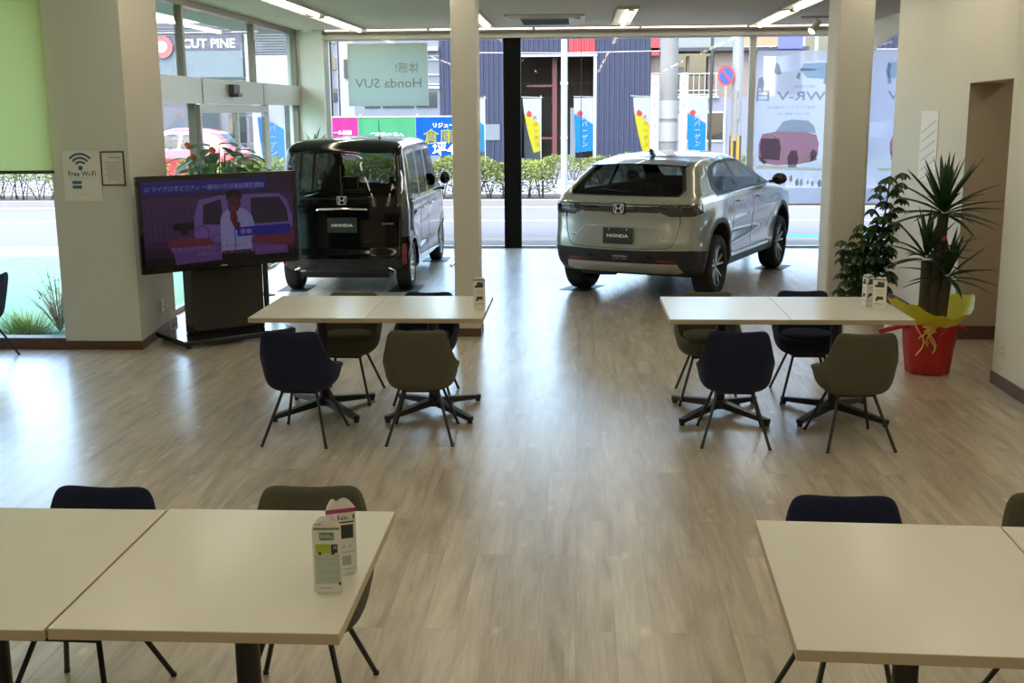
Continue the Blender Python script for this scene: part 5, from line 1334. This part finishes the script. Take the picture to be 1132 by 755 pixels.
b = MB(); b.tube([(0, 0, 0), (0, 0, 7)], [.13, .11], 16); b.build('pole', pbx('grey_pole_paint', (.42, .42, .43), .6), t)
for i in range(12):
    a = 2*PI*i/12; b = MB(); q = .137
    b.add([(q*math.cos(a), q*math.sin(a), .3), (q*math.cos(a+2*PI/12), q*math.sin(a+2*PI/12), .3), (q*math.cos(a+2*PI/12), q*math.sin(a+2*PI/12), 1.42), (q*math.cos(a), q*math.sin(a), 1.42)], [(0, 1, 2, 3)])
    b.build('stripe', pbx('yellow_stripe', (.75, .42, .02), .5) if i % 2 else 'black', t, smooth=0, fix=False)
b = MB(); b.tube([(-.03, -.10, 1.3), (-.03, -.10, 2.4)], .06, 10); b.box((.02, -.14, 2.0), (.06, .03, .45)); b.build('cable_guard', 'concrete', t)
t = empty('road_sign', (3.26, 26.35, 2.73)); tag(t, 'round blue no-parking sign with red rim and diagonal', 'road sign')
b = MB(); b.lathe([(0, -.01), (.225, -.01), (.225, 0), (0, 0)], n=36, axis='Y', sx=.8); b.build('disc', pbx('sign_red', (.62, .03, .05), .4), t)
b = MB(); b.lathe([(0, -.014), (.175, -.014), (.175, -.010), (0, -.010)], n=36, axis='Y', sx=.8); b.build('blue_field', pbx('sign_blue', (.02, .09, .55), .4), t)
b = MB(); b.box((0, -.017, 0), (.40, .004, .045), mat=Matrix.Rotation(R(-52) if False else R(52), 3, 'Y')); b.build('diagonal', bpy.data.materials['sign_red'], t, smooth=0)
b = MB(); b.tube([(0, 0, 0), (.27, .14, 0)], .014, 6); b.tube([(-.0, .02, .22), (-.0, .02, -2.7)], .018, 6); b.build('post', 'alu', t)
t = empty('street_pole', (2.97, 26.6, 0)); tag(t, 'thin dark pole left of the no-parking sign', 'pole'); b = MB(); b.tube([(0, 0, 0), (0, 0, 6)], .035, 10); b.tube([(0, 0, 0), (0, 0, .5)], .05, 10); b.build('pole', 'black', t)
t = empty('overhead_wire', (-2.7, 27.5, 0)); tag(t, 'thin pale cable running across in front of the navy building', 'cable'); b = MB(); b.tube([(0, 0, 3.33), (2.4, 0, 3.30), (4.8, 0, 3.33)], .012, 5); b.build('wire', 'white_out', t)
for i, (x, y, col, lb, ln) in enumerate([(-1.04, 33, 'y', 'yellow and white nobori flag right of the black post', .9), (.44, 33, 'b', 'blue and white nobori flag right of the slim white pole', 1.), (2.0, 32.6, 'y', 'yellow and white nobori flag left of the concrete utility pole', .85),
     (3.58, 33, 'b', 'blue and white nobori flag right of the concrete utility pole', 1.), (-2.62, 33, 'b', 'blue nobori flag half hidden behind the slim centre column', 1.), (-6.95, 24.9+2.6, 'b', 'blue and white nobori flag seen through the glass entrance door', 1.15)]):
    t = empty('nobori_flag', (x, y, 0)); tag(t, lb, 'flag', 'nobori flags across the road')
    b = MB(); b.tube([(0, 0, 0), (0, 0, 2.42)], .014, 8); b.tube([(.06, 0, 2.36), (-.56, .02, 2.38)], .009, 6); b.lathe([(0, 0), (.14, 0), (.12, .09), (0, .1)], n=14); b.build('pole', 'white_out', t)
    H_ = 1.46; W0 = .54*ln; nx, nz = 22, 44
    def cl(u, v):  # u 0 at the pole, v 0 at the top
        curl = (1-v**1.6*(.62 if col == 'y' else .12)) * W0
        return (-.02-u*curl, .05*math.sin(u*5+v*4+i)*u, 2.34-v*H_-.05*u*v)
    cols = {'w': 'fl_w', 'b': 'fl_b', 'y': 'fl_y', 'r': 'fl_r'}
    if 'fl_w' not in M:
        M['fl_w'] = trx('flag_white', (.78, .78, .85), .4); M['fl_b'] = trx('flag_blue', (.04, .36, .85), .4); M['fl_y'] = trx('flag_yellow', (.85, .78, .06), .4); M['fl_r'] = trx('flag_red', (.80, .12, .10), .4)
    b = MB(); mats = ['fl_w', 'fl_'+col, 'fl_r']
    for a in range(nx):
        for c in range(nz):
            u, v = a/nx, c/nz; uc, vc = u+.05, v+.02; edge_ = .30+.22*max(0, 1-uc)**1.3
            mi = 0 if vc < edge_ else 1
            if (uc-.72)**2*(W0/H_)**2*1.0+(vc-.30)**2 < .0032: mi = 2
            b.quad(cl(u, v), cl(u+1/nx, v), cl(u+1/nx, v+1/nz), cl(u, v+1/nz), mi)
    b.build('cloth', mats, t, smooth=60)
    b = MB()
    for k, c_ in enumerate('大バーゲン'):
        v = .36+k*.125; p = cl(.45 if col == 'b' else .35, v); add_text(b, c_, (p[0], p[1]-.03, p[2]), (1, 0, 0), (0, 0, 1), h=.135 if col == 'b' else .10, bold=.02)
    b.build('writing', 'fl_w' if col == 'b' else 'fl_r', t, smooth=0, fix=False)
# long hanging sale banners
bx = [(-5.86, -5.14, (.80, .07, .36), 'pink', [('ール桜歌', .62, .25, 'w')]), (-5.12, -3.79, (.14, .55, .26), 'green', [('ご成約の方へ', .55, .5, 'w')]), (-3.77, -2.30, (.02, .17, .72), 'blue', [('リジュール', .80, .34, 'w'), ('倉庫タ', .50, .52, 'y'), ('坪45', .17, .40, 'w')])]
for x0, x1, c, nm, tx in bx:
    t = empty('fence_banner', ((x0+x1)/2, 27.2, .99)); w_ = x1-x0; h_ = .87
    tag(t, {'pink': 'pink banner with white writing tied to the rail behind the van', 'green': 'green banner with white writing tied to the rail behind the van roof', 'blue': 'blue banner with yellow and white writing tied to the rail left of the slim column'}[nm], 'banner', 'banners tied along the rail')
    b = MB(); n = 14
    for k in range(n):
        u0, u1 = k/n, (k+1)/n; f0 = .012*math.sin(u0*17); f1 = .012*math.sin(u1*17)
        b.quad((-w_/2+w_*u0, f0, 0), (-w_/2+w_*u1, f1, 0), (-w_/2+w_*u1, f1, h_), (-w_/2+w_*u0, f0, h_))
    b.build('cloth', trx(nm+'_banner', c, .3), t, smooth=60)
    for s_, v, fr, cc in tx:
        b = MB(); add_text(b, s_, (0 if nm != 'blue' else -.02, -.02, h_*v), (1, 0, 0), (0, 0, 1), w=w_*(.6 if nm != 'blue' else {'リジュール': .42, '倉庫タ': .74, '坪45': .46}[s_]), bold=.008); b.build('writing', 'paper' if cc == 'w' else 'fl_y', t, smooth=0, fix=False)
t = empty('banner_rail', (-4.1, 27.22, 0)); tag(t, 'white metal rail carrying the sale banners across the road', 'rail')
b = MB()
b.tube([(-1.85, 0, 1.88), (1.85, 0, 1.88)], .02, 8); b.build('top_rail', 'white_out', t)
for x in (-1.8, -.98, .36, 1.8):
    b = MB(); b.tube([(x, .02, 0), (x, .02, 1.95)], .02, 8); b.build('post', 'white_out', t)
# ------------------------------------------------------------------ outside: buildings, facades on y = 45
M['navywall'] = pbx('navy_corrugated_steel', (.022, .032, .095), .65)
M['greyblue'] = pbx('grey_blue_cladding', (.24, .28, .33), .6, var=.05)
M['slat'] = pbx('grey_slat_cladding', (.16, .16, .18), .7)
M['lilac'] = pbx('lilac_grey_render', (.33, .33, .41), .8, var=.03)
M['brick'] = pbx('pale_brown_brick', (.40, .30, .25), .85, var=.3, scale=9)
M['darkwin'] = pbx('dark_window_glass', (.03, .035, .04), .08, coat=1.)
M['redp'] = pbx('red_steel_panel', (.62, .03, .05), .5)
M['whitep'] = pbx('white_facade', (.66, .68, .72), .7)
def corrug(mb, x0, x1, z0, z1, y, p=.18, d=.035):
    n = int((x1-x0)/p); p = (x1-x0)/n
    for i in range(n):
        a = x0+i*p
        for (u0, u1, d0, d1) in ((0, .35, 0, 0), (.35, .5, 0, d), (.5, .85, d, d), (.85, 1, d, 0)):
            mb.quad((a+u0*p, y-d0, z0), (a+u1*p, y-d1, z0), (a+u1*p, y-d1, z1), (a+u0*p, y-d0, z1))
t = empty('warehouse_building', (0, 45, 0)); tag(t, 'navy corrugated warehouse with an open bay and a red panel across the road', 'building')
b = MB(); corrug(b, -5.3, -2.25, 0, 5.2, 0); corrug(b, .62, 2.72, 0, 5.2, 0); corrug(b, -2.25, -.36, 4.10, 5.2, 0)
b.bb(-5.3, -2.25, .02, .3, 0, 5.2); b.bb(.62, 2.72, .02, .3, 0, 5.2); b.bb(-2.25, .62, .02, .3, 4.1, 5.2); b.build('wall', 'navywall', t, smooth=0, fix=False)
b = MB(); corrug(b, -.36, .64, 4.08, 4.95, -.02); b.build('red_panel', 'redp', t, smooth=0, fix=False)
b = MB(); b.bb(-2.3, .72, -.08, .04, 4.00, 4.09); b.build('bay_lintel', 'whitep', t, smooth=0)
b = MB(); b.bb(.58, .70, -.06, .04, 0, 4.02); b.build('bay_post', 'whitep', t, smooth=0)
b = MB(); b.bb(-2.6, 1.0, 5.0, 5.1, 0, 4.3); b.bb(-2.65, -2.6, .3, 5, 0, 4.3); b.bb(1.0, 1.05, .3, 5, 0, 4.3); b.bb(-2.6, 1.0, .3, 5, 4.2, 4.3); b.build('bay_interior', pbx('brown_interior_board', (.22, .17, .14), .85, var=.2), t, smooth=0)
b = MB()
for z in (.7, 1.3, 1.9, 2.5, 3.1, 3.7): b.bb(-2.6, 1.0, 4.90, 4.98, z, z+.06)
for x in (-1.9, -.2, .4): b.bb(x, x+.05, 4.9, 4.98, 0, 4.2)
b.build('shelf_rack', 'darkgrey', t, smooth=0)
b = MB(); b.bb(-1.0, -.82, .8, 1.0, 0, 4.2); b.bb(-2.0, -.9, .85, .93, 2.9, 2.98); b.bb(-2.0, -.9, .85, .93, .9, .98); b.build('red_column', pbx('dark_red_steel', (.22, .02, .025), .5), t, smooth=0)
b = MB(); b.bb(-.3, -.1, .6, 2.0, 0, 2.1); b.bb(-2.2, -1.5, 3.0, 4.5, 0, 1.5); b.bb(-4.6, -4.0, -.06, 0, 1.4, 2.1); b.bb(-3.7, -3.0, -.05, .0, .9, 1.5); b.build('crate', 'greyblue', t, smooth=0)
# grey building right of the warehouse
t = empty('shop_building', (0, 45, 0)); tag(t, 'lilac-grey building with white-framed window, balcony and brick upper floor', 'building')
b = MB(); b.bb(2.74, 8.6, -.02, 5, 0, 2.45); b.build('lower_wall', 'lilac', t, smooth=0)
b = MB(); b.bb(2.74, 3.35, .3, 5, 2.45, 4.15); b.bb(5.15, 7.0, .3, 5, 2.45, 4.15); b.build('brick_wall', 'brick', t, smooth=0)
b = MB(); b.bb(3.35, 5.15, .9, 1.0, 2.45, 4.15); b.build('glazing', 'darkwin', t, smooth=0)
b = MB(); b.bb(3.35, 3.55, .5, .9, 2.45, 4.0); b.bb(4.95, 5.15, .5, .9, 2.45, 4.0); b.bb(4.15, 4.25, .7, .9, 2.45, 4.0); b.bb(3.75, 4.05, .85, .9, 3.2, 3.6); b.build('door_frame', 'brick', t, smooth=0)
b = MB(); b.bb(2.74, 8.6, -.1, 5, 4.15, 4.28); b.build('fascia', pbx('dark_fascia', (.05, .05, .07), .6), t, smooth=0)
b = MB(); b.bb(2.74, 6.2, -.06, .3, 4.28, 5.3); b.build('upper_wall', pbx('grey_green_render', (.36, .40, .38), .8), t, smooth=0)
b = MB(); b.bb(2.74, 3.05, -.10, -.06, 4.0, 4.9); b.build('red_corner', 'redp', t, smooth=0)
b = MB()
for i in range(10): x = 3.3+.21*i; b.tube([(x, -.1, 2.50), (x, -.1, 3.32)], .018, 6)
for z in (2.55, 2.70, 3.32): b.tube([(3.25, -.1, z), (5.25, -.1, z)], .022, 6)
b.bb(2.74, 5.3, -.14, .3, 2.42, 2.50); b.build('balcony_railing', 'whitep', t, smooth=30)
b = MB(); b.bb(3.82, 5.58, -.06, -.02, .78, .86); b.bb(3.82, 5.58, -.06, -.02, 1.86, 1.93); b.bb(3.82, 3.90, -.06, -.02, .78, 1.93); b.bb(5.50, 5.58, -.06, -.02, .78, 1.93); b.bb(4.66, 4.74, -.06, -.02, .8, 1.9); wf = b.build('window', 'whitep', t, smooth=0)
b = MB(); b.bb(3.88, 5.52, -.04, -.021, .85, 1.88); b.build('pane', 'darkwin', wf, smooth=0)
b = MB(); b.bb(6.15, 7.42, -.16, -.06, 4.30, 5.1); b.build('orange_sign', pbx('orange_sign', (.80, .36, .20), .6), t, smooth=0)
b = MB(); b.bb(7.42, 8.35, -.16, -.06, 4.2, 5.1); b.build('blue_sign', pbx('violet_blue_sign', (.16, .18, .75), .6), t, smooth=0)
# white block at the far right
t = empty('apartment_building', (0, 47, 0)); tag(t, 'pale building with small windows above the poster at the right', 'building')
b = MB(); b.bb(8.7, 16, 0, 6, 0, 5.4); b.build('wall', 'whitep', t, smooth=0)
for x in (8.85, 9.35, 10.1, 11.2): b = MB(); b.bb(x, x+.34 if x < 10 else x+.9, -.05, 0, 3.9, 4.9); b.build('window', 'darkwin', t, smooth=0)
# grey-blue building left of the warehouse
t = empty('office_building', (0, 45, 0)); tag(t, 'grey-blue building with dark window band left of the navy warehouse', 'building')
b = MB(); b.bb(-8.6, -5.3, 0, 6, 0, 5.2); b.build('wall', 'greyblue', t, smooth=0)
for (x0, x1, z0, z1) in ((-8.2, -7.6, 2.15, 2.75), (-7.5, -6.3, 2.15, 2.75), (-6.2, -5.4, 2.15, 2.75)):
    b = MB(); b.bb(x0, x1, -.04, 0, z0, z1); b.build('window', 'darkwin', t, smooth=0)
b = MB()
for z in (3.0, 3.35, 3.9, 4.05): b.bb(-5.9, -5.3, -.05, 0, z, z+.05)
b.bb(-8.5, -5.3, -.08, 0, 2.85, 2.95); b.bb(-6.0, -5.3, -.3, 0, 4.25, 4.4); b.build('cladding_rail', 'whitep', t, smooth=0)
b = MB(); b.bb(-9.25, -8.6, .5, 3.8, 0, 5.2); b.build('side_bay', 'whitep', t, smooth=0)
b = MB(); b.bb(-9.05, -8.9, .4, .5, 3.3, 4.0); b.build('shutter', 'black', t, smooth=0)
t = empty('tall_building', (0, 49, 0)); tag(t, 'pale tall facade seen between the corner pilaster and the hanging sign', 'building')
b = MB(); b.bb(-9.55, -9.3, -3.5, 1, 0, 5.4); b.build('wall', pbx('lavender_facade', (.56, .55, .64), .8), t, smooth=0)
for z in (1.2, 2.4, 3.6, 4.6): b = MB(); b.bb(-9.5, -9.35, -3.55, -3.5, z, z+.5); b.build('window', 'darkwin', t, smooth=0)
# CUT PINE building
t = empty('salon_building', (0, 45, 0)); tag(t, 'grey slatted shop with white-lettered sign board, seen through the door transom', 'building')
b = MB(); b.bb(-18.5, -9.6, 0, 6, 0, 5.4); b.build('wall', 'slat', t, smooth=0)
b = MB()
for k in range(24): b.bb(-18.5, -9.6, -.03, 0, 2.9+.1*k, 2.94+.1*k)
b.build('slats', 'greyblue', t, smooth=0)
b = MB(); b.bb(-16.2, -12.85, -.10, -.03, 3.35, 4.35); b.build('lower_panel', pbx('matt_blue_grey_panel', (.25, .32, .37), .7), t, smooth=0)
b = MB(); b.bb(-15.6, -12.85, -.10, -.03, 4.36, 4.95); b.build('sign_board', pbx('sign_board_dark', (.13, .13, .19), .6), t, smooth=0)
b = MB(); add_text(b, 'CUT PINE', (-14.14, -.12, 4.62), (1, 0, 0), (0, 0, 1), w=2.05, h=.36, bold=.035); b.build('sign_lettering', 'line', t, smooth=0, fix=False)
b = MB(); b.bb(-12.5, -11.0, -.12, -.03, 2.9, 4.15); b.build('white_panel', pbx('white_shutter_panel', (.60, .62, .72), .6), t, smooth=0)
b = MB(); b.bb(-12.75, -12.55, -.14, -.03, 2.6, 4.95); b.build('white_post', 'whitep', t, smooth=0)
b = MB(); b.lathe([(0, -.06), (.42, -.06), (.42, 0), (0, 0)], c=(-15.95, -.15, 4.5), n=28, axis='Y'); b.build('round_sign', pbx('pink_red_sign', (.72, .18, .20), .6), t)
b = MB(); b.lathe([(0, -.08), (.22, -.08), (.22, -.06), (0, -.06)], c=(-15.95, -.15, 4.5), n=28, axis='Y'); b.build('round_sign_mark', 'line', t)
b = MB(); b.bb(-14.6, -13.9, -.05, 0, .3, 2.3); b.bb(-13.4, -12.9, -.05, 0, .8, 2.3); b.bb(-11.9, -11.0, -.05, 0, .2, 2.3); b.build('shop_window', 'darkwin', t, smooth=0)
b = MB(); b.bb(-12.6, -12.05, -.06, 0, .2, 2.4); b.bb(-14.9, -14.65, -.06, 0, .2, 2.4); b.build('white_pier', 'whitep', t, smooth=0)
# wide backdrop building beyond the left window
t = empty('long_building', (0, 46, 0)); tag(t, 'long pale building behind the hedge at the far left', 'building')
b = MB(); b.bb(-48, -18.8, 0, 6, 0, 5); b.build('wall', 'whitep', t, smooth=0)
for k in range(9): b = MB(); b.bb(-46+3*k, -44.2+3*k, -.04, 0, 1.0, 2.2); b.build('window', 'darkwin', t, smooth=0)
# red car across the road
t = empty('parked_car', (-8.6, 30.2, .04), R(90)); tag(t, 'red car parked across the road, seen through the glass entrance', 'car')
c2 = dict(hv); c2['h'] = .045; M['redpaint'] = paint('red_car_paint', (.62, .03, .04), .25)
V, Q, lab, names = car_from(c2)
mo2 = dict(matof); mo2.update(body='redpaint', roof_panel='redpaint', windshield='tint2', wheel_arch='darktrim', side_sill='darktrim', skid_plate='silver', light_bar='redpaint')
for i, nm in enumerate(names):
    if (lab == i).any(): mesh_part(V, Q, lab == i, nm, mo2.get(nm, 'darktrim'), t, (.95, .95, 1.), None)
for sx in (-1, 1):
    for wy in (WY1, WY2): wheel(t, (sx*.735, wy*.95, .335), .335, .2, sx, 5, 'hv')

# ------------------------------------------------------------------ things in the window
t = empty('hanging_sign', (-2.735, 16.93, 2.525)); tag(t, 'pale translucent hanging sign with mirrored lettering above the black van', 'sign')
b = MB(); b.box((0, 0, 0), (1.15, .012, .875)); b.build('panel', translucent('opal_panel', (.62, .70, .66), .55), t, smooth=0)
b = MB(); b.bb(-.575, .575, -.012, .01, -.4425, -.43); b.bb(-.575, .575, -.012, .01, .43, .4425); b.bb(-.58, -.57, -.012, .01, -.44, .44); b.bb(.57, .58, -.012, .01, -.44, .44); b.build('frame', 'plastic_w', t, smooth=0)
b = MB(); add_text(b, '体感!', (.28, -.0085, .095), (1, 0, 0), (0, 0, 1), w=.34, mirror=True); add_text(b, 'Honda SUV', (.0, -.0085, -.12), (1, 0, 0), (0, 0, 1), w=.96, h=.13, mirror=True, bold=.005)
b.build('lettering', pbr('sign_grey_ink', (.27, .31, .30), .7), t, smooth=0, fix=False)
b = MB(); b.tube([(-.45, 0, .44), (-.45, 0, .58)], .003, 5); b.tube([(.45, 0, .44), (.45, 0, .58)], .003, 5); b.build('wire', 'alu', t)
# window film poster, seen from behind (mirrored)
def film(name, col, tr, tl):
    m, nt, out = new_mat(name); d = N(nt, 'ShaderNodeBsdfDiffuse'); d.inputs[0].default_value = (*col, 1); tt = N(nt, 'ShaderNodeBsdfTranslucent'); tt.inputs[0].default_value = (*col, 1)
    c = N(nt, 'ShaderNodeBsdfTransparent'); m1 = N(nt, 'ShaderNodeMixShader'); m1.inputs[0].default_value = tl; m2 = N(nt, 'ShaderNodeMixShader'); m2.inputs[0].default_value = tr
    nt.links.new(d.outputs[0], m1.inputs[1]); nt.links.new(tt.outputs[0], m1.inputs[2]); nt.links.new(m1.outputs[0], m2.inputs[1]); nt.links.new(c.outputs[0], m2.inputs[2]); nt.links.new(m2.outputs[0], out.inputs[0]); return m
t = empty('window_poster', (3.24, 17.06, .65)); tag(t, 'large translucent car poster on the window left of the right column', 'poster')
PW, PH = 1.40, 2.16
b = MB(); b.quad((-PW/2, 0, 0), (PW/2, 0, 0), (PW/2, 0, PH), (-PW/2, 0, PH)); b.build('film', film('poster_film', (.66, .64, .72), .22, .6), t, smooth=0, fix=False)
ink = {k: film('film_'+k, c, .25, .55) for k, c in dict(grey=(.34, .34, .38), red=(.50, .10, .12), dark=(.12, .09, .10), sky=(.38, .55, .68), pale=(.76, .74, .74), glass=(.36, .42, .42), yellow=(.75, .70, .40)).items()}
def fp(mat, pts, off=1, name='poster_print'):
    b = MB(); b.add([(x*.8-PW/2, -.0015*off, z) for x, z in pts], [tuple(range(len(pts)))]); return b.build(name, ink[mat], t, smooth=0, fix=False)
b = MB(); add_text(b, 'WR-V 日', (-.20, -.002, 1.53), (1, 0, 0), (0, 0, 1), w=.98, h=.15, mirror=True, bold=.012)
add_text(b, 'NEW MODEL', (-.02, -.002, 1.66), (1, 0, 0), (0, 0, 1), w=.3, h=.04, mirror=True)
add_text(b, '自由でアクティブな毎日を', (-.20, -.002, 1.37), (1, 0, 0), (0, 0, 1), w=.68, h=.04, mirror=True); add_text(b, '新しいSUVが登場します', (-.16, -.002, 1.28), (1, 0, 0), (0, 0, 1), w=.45, h=.04, mirror=True)
b.build('lettering', ink['grey'], t, smooth=0, fix=False)
# printed car on the poster
fp('red', [(.08, .66), (.08, .86), (.14, 1.0), (.34, 1.02), (.50, 1.03), (.92, 1.02), (1.10, .98), (1.15, .86), (1.14, .70), (1.04, .60), (.80, .56), (.40, .55), (.16, .58)], 1)
fp('glass', [(.36, 1.02), (.50, 1.17), (.66, 1.20), (.95, 1.18), (1.06, 1.10), (1.09, 1.0), (.9, 1.02)], 1)
fp('dark', [(.10, .80), (.12, .93), (.44, .93), (.48, .80), (.46, .62), (.14, .64)], 2); fp('dark', [(.62, .52), (.60, .66), (.66, .76), (.76, .76), (.80, .64), (.76, .52)], 2); fp('dark', [(1.02, .60), (1.0, .72), (1.05, .78), (1.12, .74), (1.12, .62)], 2)
fp('dark', [(.09, .62), (.10, .68), (.24, .60), (.2, .56)], 2); fp('pale', [(.12, .955), (.14, .985), (.30, .99), (.40, .95), (.30, .94)], 2); fp('pale', [(.86, .62), (.98, .66), (1.0, .62), (.9, .58)], 2)
fp('sky', [(.78, 1.88), (.82, 1.98), (1.26, 1.99), (1.30, 1.86), (1.22, 1.76), (.90, 1.78)], 1); fp('grey', [(.76, 1.88), (.78, 1.92), (1.04, 1.90), (1.04, 1.88)], 2)
fp('pale', [(.36, 1.55), (.37, 1.86), (.80, 1.90), (.80, 1.55)], 1); fp('grey', [(.02, 1.60), (.04, 1.78), (.12, 1.80), (.15, 1.70), (.12, 1.58), (.07, 1.66)], 2); fp('grey', [(.30, 1.86), (.34, 2.0), (.40, 1.96), (.44, 1.84), (.38, 1.82)], 2)
fp('grey', [(1.18, 1.70), (1.22, 1.84), (1.20, 1.96), (1.26, 1.98), (1.27, 1.80), (1.24, 1.68)], 2); fp('grey', [(.70, 1.78), (.73, 1.86), (.77, 1.84), (.76, 1.76)], 2)
fp('yellow', [(.04, .50), (1.3, .46), (1.36, .50), (.10, .56)], 1)
r_ = random.Random(9)
for k in range(13):
    x = .06+.10*k+r_.uniform(-.02, .02); z = r_.uniform(.26, .36); s_ = r_.uniform(.03, .06); fp(['grey', 'grey', 'red', 'dark'][k % 4], [(x, z-s_), (x+s_, z-s_*.6), (x+s_*.8, z+s_), (x+s_*.2, z+s_*1.2), (x-s_*.3, z+s_*.2)], 1)
b = MB(); b.quad((-PW/2, -.001, 0), (PW/2, -.001, 0), (PW/2, -.001, .22), (-PW/2, -.001, .22)); b.build('white_margin', film('poster_margin', (.80, .78, .82), .08, .6), t, smooth=0, fix=False)
b = MB(); b.bb(-PW/2, PW/2, -.01, .01, -.03, 0); b.build('bottom_rail', 'plastic_w', t, smooth=0)
# ------------------------------------------------------------------ parts that came out as several far-apart pieces become parts of their own
KEEP = {'print', 'lettering', 'writing', 'caption', 'small_print', 'screen_picture', 'foliage', 'lower_leaves', 'branches', 'blades', 'twigs', 'stems', 'leaf_crown', 'sign_lettering', 'plate_lettering', 'bumper_sticker', 'badge',
        'wifi_symbol', 'slats', 'shelf_rack', 'poster_print', 'soil', 'cloth', 'grille', 'screen'}
def pieces_of(me):
    nv = len(me.vertices); co = np.zeros(nv*3); me.vertices.foreach_get('co', co); co = co.reshape(-1, 3)
    ed = np.zeros(len(me.edges)*2, int); me.edges.foreach_get('vertices', ed); ed = ed.reshape(-1, 2)
    lab = np.arange(nv)
    while True:
        m = np.minimum(lab[ed[:, 0]], lab[ed[:, 1]]); new = lab.copy(); np.minimum.at(new, ed[:, 0], m); np.minimum.at(new, ed[:, 1], m); new = new[new]
        if (new == lab).all(): break
        lab = new
    u, isl = np.unique(lab, return_inverse=True); k = len(u)
    if k == 1 or k > 200: return None
    lo = np.full((k, 3), np.inf); hi = -lo; np.minimum.at(lo, isl, co); np.maximum.at(hi, isl, co); size = (hi-lo).max(1)
    gap = np.maximum(0, np.maximum(lo[:, None]-hi[None], lo[None]-hi[:, None])); near = np.sqrt((gap**2).sum(2)) <= np.maximum(.02, .5*np.maximum(size[:, None], size[None]))
    g = np.arange(k)
    for _ in range(k):
        n2 = np.array([g[near[i]].min() for i in range(k)])
        if (n2 == g).all(): break
        g = n2
    return g[isl] if len(set(g)) > 1 else None
done = {}
for o in list(bpy.data.objects):
    if o.type != 'MESH' or o.name.split('.')[0] in KEEP: continue
    if o.get('kind') == 'structure' or (o.parent is not None and o.parent.parent is not None): continue
    if o.modifiers and any(m.type != 'BEVEL' for m in o.modifiers): continue
    me = o.data
    if me.name not in done:
        pc = pieces_of(me); out = None
        if pc is not None:
            import bmesh
            out = []
            for q in sorted(set(pc)):
                b = bmesh.new(); b.from_mesh(me); b.verts.ensure_lookup_table()
                bmesh.ops.delete(b, geom=[v for v in b.verts if pc[v.index] != q], context='VERTS')
                m2 = bpy.data.meshes.new(o.name.split('.')[0]); b.to_mesh(m2); b.free()
                for mt in me.materials: m2.materials.append(mt)
                out.append(m2)
        done[me.name] = out
    out = done[me.name]
    if not out: continue
    if o.parent is None: print('TOPLEVEL PIECES', o.name); continue
    for i, m2 in enumerate(out[1:]):
        c = o.copy(); c.data = m2; COL.objects.link(c)
    o.data = out[0]
# emblem of the split: nothing left over
for me in list(bpy.data.meshes):
    if me.users == 0: bpy.data.meshes.remove(me)
